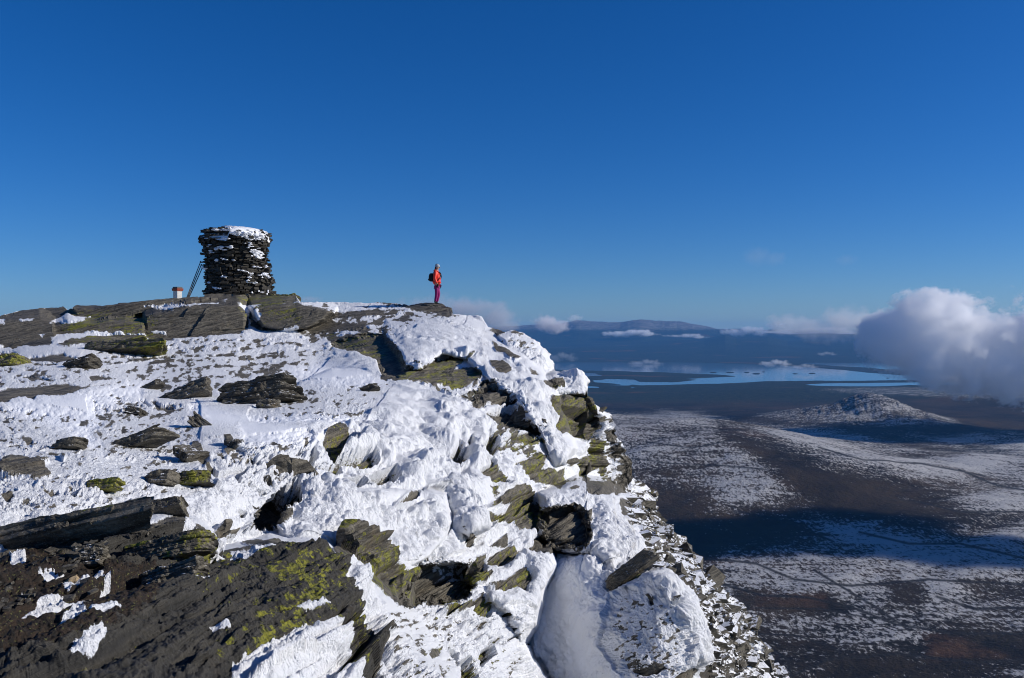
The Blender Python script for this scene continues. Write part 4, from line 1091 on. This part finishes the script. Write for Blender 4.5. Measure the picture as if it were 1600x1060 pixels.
M_POLE = plain('weathered_pole', (0.06, 0.055, 0.05), 0.7)
for lab, b0, t0, o_ in (('thin dark pole leaning on the left side of the stone tower, the outermost one', (289.5, 466), (313.5, 409), 0.0),
                        ('thin dark pole leaning on the left side of the stone tower, the middle one', (291.0, 466), (314.5, 414), 0.12),
                        ('thin dark pole leaning on the left side of the stone tower, nearest the stones', (292.5, 466), (316.0, 419), 0.24)):
    p0 = world_pt(*b0, 37.6 + o_); p1 = world_pt(*t0, 39.4 + o_)
    root = empty('leaning_pole', p0); tag(root, lab, 'pole', 'thin poles leaning on the stone tower')
    V = []; Fc = []; tube(V, Fc, (0, 0, -0.15), p1 - p0, 0.022, 0.018)
    mesh_obj('shaft', V, Fc, M_POLE, root)
    V = []; Fc = []; tube(V, Fc, (p1 - p0) * 0.985, (p1 - p0) * 1.01, 0.027, 0.027)
    mesh_obj('end_cap', V, Fc, M_POLE, root)

def boxm(V, Fc, c, h, top=1.0):
    k = len(V)
    for i in range(8):
        sx, sy, sz = (1 if i & 1 else -1), (1 if i & 2 else -1), (1 if i & 4 else -1)
        q = top if sz > 0 else 1.0
        V.append((c[0] + sx * h[0] * q, c[1] + sy * h[1] * q, c[2] + sz * h[2]))
    Fc += [tuple(k + i for i in f) for f in BOXF]

def build_marker():
    D = 37.0; s = D / F
    root = empty('marker_post', world_pt(277.5, 470, D), R(-28))
    tag(root, 'short white square pillar with rusty red cap on rocks left of the stone tower', 'marker post')
    V = []; Fc = []; boxm(V, Fc, (0, 0, 6.5 * s), (4.6 * s, 4.6 * s, 8.5 * s))
    mesh_obj('pillar', V, Fc, plain('white_paint', (0.55, 0.54, 0.50), 0.7, var=0.3, scale=9), root, smooth=False)
    V = []; Fc = []; boxm(V, Fc, (0, 0, 17 * s), (5.6 * s, 5.6 * s, 1.9 * s), 1.12)
    mesh_obj('collar', V, Fc, plain('rust_red', (0.25, 0.055, 0.03), 0.7, var=0.4, scale=12), root, smooth=False)
    V = []; Fc = []; boxm(V, Fc, (0, 0, 20.2 * s), (5.2 * s, 5.2 * s, 1.2 * s), 0.95)
    mesh_obj('top_slab', V, Fc, plain('grey_top', (0.11, 0.105, 0.10), 0.8), root, smooth=False)
build_marker()

# ------------------------------------------------------------------ loose rocks
def cut_rock(name, label, px, py, w, h, ang, D=None, mat=None, seed=0, depth=0.6, layers=None, sink=0.6, cat='rock', group=None, facets=9, yaw=0.0, taper=0.0, pitch=20):
    "angular bedded slab: w, h photo pixels (full size), ang tilt in the picture plane in degrees (rising right)"
    rg = np.random.default_rng(seed + 100)
    if D is None:
        D = float(depth_at(np.array([px]), np.array([py + h * 0.45]))[0])
    s = D / F
    W, Hh, Dp = w * s / 2, h * s / 2, max(h * s * 0.7, w * s * depth / 2)
    nx, ny, nz = max(10, int(w / 1.5)), 14, max(8, int(h / 1.2))
    nx = min(nx, 140); nz = min(nz, 44)
    gs = []; fs = []; off = 0
    def face(fix, val, na, nb_):
        nonlocal off
        u, v = np.meshgrid(np.linspace(-1, 1, na), np.linspace(-1, 1, nb_), indexing='ij')
        c = [None] * 3; r = [i for i in range(3) if i != fix]
        c[fix] = np.full(u.shape, float(val)); c[r[0]] = u; c[r[1]] = v
        gs.append(np.stack(c, -1).reshape(-1, 3))
        f = grid_faces(na, nb_) + off
        flip = (fix in (0, 2)) == (val < 0)
        fs.append(f[:, ::-1] if not flip else f)
        off += na * nb_
    dims = (nx, ny, nz)
    for fix in range(3):
        r = [i for i in range(3) if i != fix]
        for val in (-1, 1): face(fix, val, dims[r[0]], dims[r[1]])
    P = np.concatenate(gs) * np.array([W, Dp, Hh])
    # taper towards one end, then slice corners with random planes
    if taper:
        k = 1 - taper * (P[:, 0] / W * 0.5 * np.sign(taper) + 0.5) * abs(1)
        P[:, 2] = -Hh + (P[:, 2] + Hh) * np.clip(k, 0.15, 1.2)
    for i in range(facets):
        n = rg.normal(size=3) * np.array([1.0, 0.8, 0.38]); n /= np.linalg.norm(n)
        ext = np.abs(n * np.array([W, Dp, Hh])).sum()
        d = (P * n).sum(1) - ext * rg.uniform(0.62, 0.86)
        m = d > 0
        P[m] -= n[None] * d[m][:, None]
    # bedding
    t = max(0.012, Hh * 2 / (layers or 5)) * 0.9
    g = P[:, 2] / t + 0.25 * vnoise(P[:, 0] * 2 + seed, P[:, 1] * 2, P[:, 2] * 0) + seed * 0.37
    L = np.floor(g); fr = g - L
    offv = (hash2(L + seed, L * 0 + np.floor(P[:, 0] / (W * 0.6) + hash2(L, L + 3) * 3)) - 0.5) * t * 0.9 - sstep(0.2, 0, np.minimum(fr, 1 - fr)) * t * 0.35
    rad_ = np.stack([P[:, 0] * 0.25, P[:, 1], P[:, 2] * 0.0], 1)
    ln = np.linalg.norm(rad_, axis=1, keepdims=True) + 1e-6
    P = P + rad_ / ln * offv[:, None]
    P[:, 0] *= 1 + (hash2(L + seed * 3, L + 7) - 0.5) * 0.22
    fq = 1.6 / (Hh + 0.02)
    nn = P / (np.linalg.norm(P, axis=1, keepdims=True) + 1e-6)
    P = P + nn * (fbm(P[:, 0] * fq + seed, P[:, 1] * fq, P[:, 2] * fq * 1.6, 5, 0.6) * Hh * 0.38)[:, None]
    o = mesh_obj(name, P, np.concatenate(fs), mat or M_ROCK, smooth=False)
    c = world_pt(px, py, D); 
    o.location = c + Vector((0, Dp * 0.55, -sink * Hh * 0.5))
    o.rotation_euler = (Matrix.Rotation(-R(ang), 3, 'Y') @ Matrix.Rotation(-R(pitch), 3, 'X')).to_euler()
    tag(o, label, cat, group)
    return o

M_SLAB = make_rock_mat('grey_schist', 0.45, 0.0, 1.35)
GR = 'loose slabs and boulders on the snowy ridge'
LOOSE = [
 ('slab', 'long flat lichened slab in the snow below the summit rock band', 188, 546, 148, 15, 2.5, M_ROCK_L, 0.35, 3),
 ('boulder', 'dark wedge shaped boulder below the end of the long flat lichened slab', 128, 566, 50, 20, 12, M_ROCK_D, 0.7, 4),
 ('boulder', 'mossy green boulder at the left edge below the summit rock band', 14, 564, 46, 18, 10, M_ROCK_L, 0.8, 4),
 ('slab', 'thin dark slab tilted up in the smooth snow drift', 235, 605, 38, 8, 28, M_ROCK_D, 0.5, 3),
 ('boulder', 'brown and grey boulder just left of the big dark slab', 292, 612, 76, 26, 20, M_ROCK, 0.6, 5),
 ('slab', 'big dark layered slab in the middle of the snowfield', 404, 615, 140, 38, 11, M_ROCK_D, 0.45, 8),
 ('rock', 'low brown knob at the foot of the big dark layered slab', 418, 632, 34, 14, 6, M_ROCK, 0.8, 4),
 ('rock', 'splintered brown rock poking out of the snow below the boulder', 310, 660, 52, 18, -38, M_ROCK, 0.5, 5),
 ('rock', 'small flat dark rock in the speckled snow left of the splintered rock', 207, 642, 34, 11, -12, M_ROCK_D, 0.7, 3),
 ('slab', 'long curved dark slab rising to the right above the lichened near rocks', 212, 692, 108, 18, 22, M_ROCK, 0.4, 5),
 ('rock', 'flat dark rock alone in the snow on the left', 104, 695, 50, 15, 6, M_ROCK_D, 0.8, 4),
 ('rock', 'dark upright rock beside the head of the ice fan', 292, 706, 22, 34, 62, M_ROCK_D, 0.9, 5),
 ('rock', 'narrow dark rock with a yellow lichened end', 156, 759, 60, 17, 7, M_ROCK_L, 0.6, 4),
 ('rock', 'dark brown lump left of the bright yellow slab', 250, 747, 52, 22, 3, M_ROCK, 0.8, 4),
 ('slab', 'bright yellow lichened slab at the lip of the ice fan', 292, 750, 66, 20, 9, M_ROCK_L, 0.6, 4),
 ('slab', 'small dark slab in the snow above the ice cliff', 576, 608, 32, 9, 24, M_ROCK_D, 0.6, 3),
 ('slab', 'long grey slab with yellow lichen dots running to the left edge', 90, 830, 400, 30, 12.5, M_SLAB, 0.12, 2),
 ('boulder', 'blunt brown end of the long grey slab, cracked off beside the snow', 262, 797, 56, 18, 9, M_ROCK, 0.8, 3),
 ('boulder', 'yellow green lichened block on the near rocks', 250, 860, 150, 34, 14, M_ROCK_L, 0.4, 5),
 ('boulder', 'square grey block standing in the snow on the near rocks', 137, 866, 44, 30, 8, M_ROCK, 0.7, 4),
 ('boulder', 'tilted grey slab lying over the near rocks under the lichened block', 265, 905, 120, 44, 16, M_ROCK, 0.4, 6),
 ('rock', 'pale tan splinter of stone on the dark moss', 103, 912, 42, 10, 31, None, 0.4, 3),
 ('rock', 'pale pointed shard standing up among the near rocks', 364, 1004, 30, 12, -62, None, 0.5, 3),
 ('rock', 'round grey stone at the bottom among the near rocks', 323, 1035, 24, 20, 10, None, 0.9, 3),
 ('boulder', 'rounded boulder at the foot of the stone tower', 380, 474, 38, 24, 20, M_ROCK, 0.9, 4),
 ('slab', 'rock ledge jutting out from the crest under the feet of the hiker', 676, 485, 60, 8, -5, M_ROCK, 0.5, 4),
 ('boulder', 'flat lichened boulder right of the foot of the stone tower', 440, 470, 54, 12, 0, M_ROCK_L, 0.7, 3),
 ('slab', 'olive lichened wedge jutting out between the two big rime boulders', 986, 892, 96, 20, 37, M_ROCK, 0.5, 7),
 ('slab', 'pointed dark slab sticking out of the stone slope against the valley', 1112, 901, 42, 9, -17, M_ROCK_D, 0.6, 3),
]
M_TAN = plain('tan_stone', (0.36, 0.27, 0.16), 0.8, var=0.25, scale=60, bump=0.4)
M_PALE = plain('pale_stone', (0.24, 0.235, 0.22), 0.8, var=0.35, scale=40, bump=0.5)
for i, (nm, lab, x, y, w, h, a, mt, dp, ly) in enumerate(LOOSE):
    m = mt or (M_TAN if 'tan' in lab else M_PALE)
    if m == M_ROCK and 'tower' not in lab and 'shard' not in lab: m = M_ROCK_P
    D = 37.5 if 'tower' in lab else (35.6 if 'hiker' in lab else None)
    cut_rock('rock_slab' if nm == 'slab' else ('boulder' if nm == 'boulder' else 'rock'), lab, x, y, w, h, a, D=D, mat=m, seed=i * 3 + 1, depth=dp, layers=ly, cat=nm, group=GR, pitch=50 if 'yellow lichen dots' in lab or 'blunt brown' in lab else 24, sink=0.9 if nm != 'slab' else 0.6)

# ------------------------------------------------------------------ scree below the cliff: too many stones to count
def build_scree():
    rg = random.Random(9); r2 = np.random.default_rng(4)
    poly = [(985, 770), (1015, 770), (1050, 835), (1100, 880), (1140, 925), (1185, 985), (1270, 1090), (1200, 1200), (1115, 1200), (1112, 1040), (1106, 965), (1080, 915), (1030, 885), (1020, 860), (985, 800)]
    xs = r2.uniform(975, 1290, 9000); ys_ = r2.uniform(765, 1180, 9000)
    ok = (sdist(poly, xs, ys_, 30) > -6) & (ys_ > interp(xs, SKY) - 1)
    xs, ys_ = xs[ok][:2600], ys_[ok][:2600]
    Ds = depth_at(xs, ys_)
    V = []; Fc = []
    for x, y, D in zip(xs, ys_, Ds):
        sz = 0.06 * math.exp(abs(rg.gauss(0, 0.75))) * D / 27
        sz = min(sz, 0.42)
        c = world_pt(x, y, D + 0.05)
        a = rg.gauss(0.3, 0.6); tl = rg.gauss(0, 0.35)
        ax = Vector((math.cos(a) * math.cos(tl), math.sin(a) * math.cos(tl), math.sin(tl) - 0.1)).normalized()
        az = Vector((rg.gauss(0.3, 0.4), rg.gauss(-0.3, 0.4), 1)).normalized(); ay = az.cross(ax).normalized(); az = ax.cross(ay)
        b = len(V)
        V += jitter_box(c, ax * sz, ay * sz * rg.uniform(.5, .8), az * sz * rg.uniform(.15, .35), 0.45, rg)
        Fc += [tuple(b + i for i in f) for f in BOXF]
    o = mesh_obj('scree', V, Fc, M_ROCK_S, smooth=False)
    tag(o, kind='stuff')
build_scree()

# ------------------------------------------------------------------ broken stone chips among the near rocks
def build_chips():
    rg = random.Random(31); r2 = np.random.default_rng(8)
    poly = [(-60, 880), (60, 870), (230, 830), (330, 850), (500, 872), (545, 905), (560, 990), (500, 985), (430, 1010), (350, 1060), (330, 1100), (-60, 1100)]
    xs = r2.uniform(-60, 560, 6000); ys_ = r2.uniform(830, 1100, 6000)
    ok = (sdist(poly, xs, ys_, 30) > 4) & (fbm(xs / 60, ys_ / 35, xs * 0 + 2, 3) > -0.02)
    for p in SNOWS: ok &= sdist(p, xs, ys_, 10) < -2
    xs, ys_ = xs[ok][:700], ys_[ok][:700]
    Ds = depth_at(xs, ys_)
    V = []; Fc = []
    for x, y, D in zip(xs, ys_, Ds):
        sz = 0.014 * math.exp(abs(rg.gauss(0, 0.7)))
        sz = min(sz, 0.09)
        c = world_pt(x, y, D) + Vector((0, -0.02, 0.045))
        a = rg.gauss(0.2, 0.9); tl = rg.gauss(0.25, 0.3)
        ax = Vector((math.cos(a) * math.cos(tl), math.sin(a) * math.cos(tl), math.sin(tl))).normalized()
        az = Vector((rg.gauss(0, 0.35), rg.gauss(-0.2, 0.35), 1)).normalized(); ay = az.cross(ax).normalized(); az = ax.cross(ay)
        b = len(V)
        V += jitter_box(c, ax * sz, ay * sz * rg.uniform(.45, .8), az * sz * rg.uniform(.18, .4), 0.5, rg)
        Fc += [tuple(b + i for i in f) for f in BOXF]
    o = mesh_obj('stone_chips', V, Fc, make_rock_mat('chip_stone', 0.35, 0.0, 0.8), smooth=False)
    tag(o, kind='stuff')
build_chips()

# ------------------------------------------------------------------ the hiker
def skin(name, pts, edges, mat, parent, sub=2, loc=None):
    "pts: (x, y, z, radius x, radius y)"
    me = bpy.data.meshes.new(name)
    me.from_pydata([p[:3] for p in pts], edges, [])
    o = bpy.data.objects.new(name + '_tmp', me); COL.objects.link(o)
    md = o.modifiers.new('skin', 'SKIN'); md.use_smooth_shade = True
    for i, p in enumerate(pts):
        me.skin_vertices[0].data[i].radius = (p[3], p[4] if len(p) > 4 else p[3])
    me.skin_vertices[0].data[0].use_root = True
    sb = o.modifiers.new('sub', 'SUBSURF'); sb.levels = sub; sb.render_levels = sub
    dg = bpy.context.evaluated_depsgraph_get()
    m2 = bpy.data.meshes.new_from_object(o.evaluated_get(dg))
    m2.name = name
    bpy.data.objects.remove(o)
    o = bpy.data.objects.new(name, m2); COL.objects.link(o)
    m2.materials.clear(); m2.materials.append(mat)
    m2.polygons.foreach_set('use_smooth', np.ones(len(m2.polygons), bool))
    if parent: o.parent = parent
    return o

def build_hiker():
    D = 36.0
    foot = world_pt(682.5, 477, D)
    root = empty('person', foot, R(-6))
    tag(root, 'hiker in a red jacket and magenta trousers standing on the crest looking right', 'person')
    S = 1.0
    skinm = plain('skin', (0.45, 0.27, 0.19), 0.6, var=0.1)
    red = plain('red_jacket', (0.92, 0.06, 0.03), 0.55, 0.4, var=0.12, scale=8, bump=0.5, bdist=0.02)
    mag = plain('magenta_trousers', (0.27, 0.012, 0.13), 0.65, 0.3, var=0.15, scale=9, bump=0.6, bdist=0.02)
    blk = plain('black_fabric', (0.012, 0.012, 0.014), 0.8)
    hatm = plain('grey_wool', (0.36, 0.40, 0.44), 0.9, var=0.25, scale=40)
    hatd = plain('navy_wool', (0.03, 0.05, 0.09), 0.9)
    hair = plain('brown_hair', (0.05, 0.03, 0.02), 0.6)
    # body: head, neck, trunk, arms and legs as one surface (faces +X)
    B = [(0, 0, 0.90, .11, .14), (0.0, 0, 1.10, .09, .12), (-0.01, 0, 1.30, .10, .14), (0.0, 0, 1.39, .055, .055), (0.015, 0, 1.46, .05, .05), (0.03, 0, 1.53, .085, .07), (0.03, 0, 1.60, .075, .065),
         (-0.01, -0.17, 1.31, .05, .05), (-0.03, -0.22, 1.08, .038, .038), (0.06, -0.21, 0.86, .028, .028),
         (-0.01, 0.17, 1.31, .05, .05), (-0.02, 0.22, 1.08, .038, .038), (0.08, 0.20, 0.87, .028, .028),
         (0, -0.09, 0.84, .08, .08), (0.0, -0.10, 0.47, .055, .055), (-0.05, -0.10, 0.10, .04, .04),
         (0, 0.09, 0.84, .08, .08), (0.05, 0.09, 0.47, .055, .055), (-0.02, 0.10, 0.10, .04, .04)]
    E = [(0, 1), (1, 2), (2, 3), (3, 4), (4, 5), (5, 6), (2, 7), (7, 8), (8, 9), (2, 10), (10, 11), (11, 12), (0, 13), (13, 14), (14, 15), (0, 16), (16, 17), (17, 18)]
    skin('body', B, E, skinm, root)
    # face
    V = []; Fc = []; rg = random.Random(1)
    blob(V, Fc, (0.118, 0, 1.535), .022, .014, .022, rg, 2, 0.0)
    mesh_obj('nose', V, Fc, skinm, root)
    for sy in (-1, 1):
        V = []; Fc = []; blob(V, Fc, (0.102, sy * 0.03, 1.56), .010, .013, .009, rg, 2, 0.0); mesh_obj('eye', V, Fc, blk, root)
        V = []; Fc = []; blob(V, Fc, (0.02, sy * 0.072, 1.54), .016, .010, .028, rg, 2, 0.0); mesh_obj('ear', V, Fc, skinm, root)
    V = []; Fc = []; blob(V, Fc, (0.108, 0, 1.495), .008, .024, .006, rg, 2, 0.0); mesh_obj('mouth', V, Fc, plain('lips', (0.35, 0.12, 0.1), 0.5), root)
    J = [(0.01, 0, 1.10, .15, .17), (0.0, 0, 0.95, .15, .17), (0.005, 0, 0.80, .14, .17), (0.0, 0, 1.26, .15, .17), (0.0, 0, 1.36, .085, .11), (0.015, 0, 1.43, .07, .07),
         (-0.01, -0.19, 1.32, .075, .075), (-0.04, -0.245, 1.08, .062, .062), (0.05, -0.23, 0.87, .045, .045),
         (-0.01, 0.19, 1.32, .075, .075), (-0.03, 0.245, 1.08, .062, .062), (0.07, 0.22, 0.88, .045, .045)]
    skin('jacket', J, [(0, 1), (1, 2), (0, 3), (3, 4), (4, 5), (3, 6), (6, 7), (7, 8), (3, 9), (9, 10), (10, 11)], red, root)
    T = [(0, 0, 0.86, .125, .145), (0, -0.095, 0.74, .095, .095), (0.015, -0.10, 0.47, .075, .072), (-0.045, -0.10, 0.12, .058, .06),
         (0, 0.095, 0.74, .095, .095), (0.065, 0.09, 0.47, .075, .072), (-0.015, 0.10, 0.12, .058, .06)]
    skin('trousers', T, [(0, 1), (1, 2), (2, 3), (0, 4), (4, 5), (5, 6)], mag, root)
    for x0, y0 in ((-0.05, -0.10), (-0.02, 0.10)):
        skin('boot', [(x0 - .02, y0, 0.055, .055, .05), (x0, y0, 0.15, .052, .05), (x0 + .10, y0, 0.045, .05, .04), (x0 + .19, y0, 0.035, .042, .03)], [(0, 1), (0, 2), (2, 3)], blk, root)
    for hx, hy, sy in ((0.06, -0.235, -1), (0.085, 0.225, 1)):
        P = [(hx, hy, 0.86, .030, .030), (hx + 0.02, hy, 0.80, .040, .026)]; Ed = [(0, 1)]
        for k in range(4):      # four fingers, curled a little
            yy = 0.0; xx = hx + 0.045 - 0.024 * k
            i0 = len(P); L = (0.072, 0.08, 0.075, 0.06)[k]
            P += [(xx, hy, 0.765, .0115, .0115), (xx + .004, hy - sy * .006, 0.765 - L * .5, .010, .010), (xx - .004, hy - sy * .022, 0.765 - L, .009, .009)]
            Ed += [(1, i0), (i0, i0 + 1), (i0 + 1, i0 + 2)]
        i0 = len(P)
        P += [(hx + 0.055, hy - sy * .01, 0.81, .012, .012), (hx + 0.075, hy - sy * .02, 0.775, .010, .010)]
        Ed += [(1, i0), (i0, i0 + 1)]
        skin('glove', P, Ed, blk, root, 1)
    # knitted hat with a dark crown and small bobble
    V = []; Fc = []; n = 20
    rings = [(1.555, .098, .088), (1.585, .104, .093), (1.61, .100, .090), (1.64, .085, .078), (1.665, .055, .05), (1.675, .012, .012)]
    for z, a, b in rings:
        for i in range(n):
            t = i / n * 2 * math.pi; V.append((0.022 + a * math.cos(t), b * math.sin(t), z))
    for j in range(len(rings) - 1):
        for i in range(n): Fc.append((j * n + i, j * n + (i + 1) % n, (j + 1) * n + (i + 1) % n, (j + 1) * n + i))
    h = mesh_obj('hat', V, Fc, hatm, root)
    V = []; Fc = []; blob(V, Fc, (0.0, 0, 1.66), .06, .055, .03, rg, 2, 0.05); mesh_obj('hat_crown', V, Fc, hatd, h)
    V = []; Fc = []; blob(V, Fc, (-0.035, 0, 1.50), .055, .068, .07, rg, 2, 0.05); mesh_obj('hair', V, Fc, hair, root)
    V = []; Fc = []; blob(V, Fc, (-0.06, 0, 1.40), .08, .11, .065, rg, 2, 0.06); mesh_obj('hood', V, Fc, red, root)
    # backpack, worn on the back: a thing of its own
    c = foot + Vector((-0.20 * math.cos(R(-6)), -0.20 * math.sin(R(-6)), 1.12))
    bp = empty('backpack', c, R(-6))
    tag(bp, 'black rounded daypack carried on the back of the hiker in red', 'backpack')
    skin('pack_body', [(0, 0, -.17, .085, .13), (-.01, 0, -.05, .11, .145), (-.01, 0, .08, .105, .14), (0.01, 0, .19, .07, .11)], [(0, 1), (1, 2), (2, 3)], blk, bp)
    skin('front_pocket', [(-.09, 0, -.13, .035, .09), (-.10, 0, -.02, .035, .09)], [(0, 1)], plain('charcoal_fabric', (0.03, 0.03, 0.032), 0.8), bp)
    for sy in (-1, 1):
        skin('shoulder_strap', [(0.05, sy * .10, .16, .02), (0.18, sy * .12, .27, .02), (0.33, sy * .11, .20, .02), (0.375, sy * .11, .05, .018), (0.30, sy * .16, -.12, .016), (0.10, sy * .17, -.16, .016)],
             [(0, 1), (1, 2), (2, 3), (3, 4), (4, 5)], blk, bp, 1)
build_hiker()

# ------------------------------------------------------------------ air
def build_haze():
    x0, x1, y0, y1, z0, z1 = -48000, 76000, -400, 47500, ZF - 22, 520
    V = [(x0, y0, z0), (x1, y0, z0), (x1, y1, z0), (x0, y1, z0), (x0, y0, z1), (x1, y0, z1), (x1, y1, z1), (x0, y1, z1)]
    Fc = [(0, 3, 2, 1), (4, 5, 6, 7), (0, 1, 5, 4), (1, 2, 6, 5), (2, 3, 7, 6), (3, 0, 4, 7)]
    t = NT('haze')
    v = t.n.new('ShaderNodeVolumePrincipled')
    v.inputs['Color'].default_value = (0.12, 0.45, 1.0, 1)
    v.inputs['Density'].default_value = 1.3e-5
    v.inputs['Anisotropy'].default_value = 0.0
    M = t.done(None, v.outputs[0])
    o = mesh_obj('haze', V, Fc, M, smooth=False)
    tag(o, kind='stuff')
build_haze()
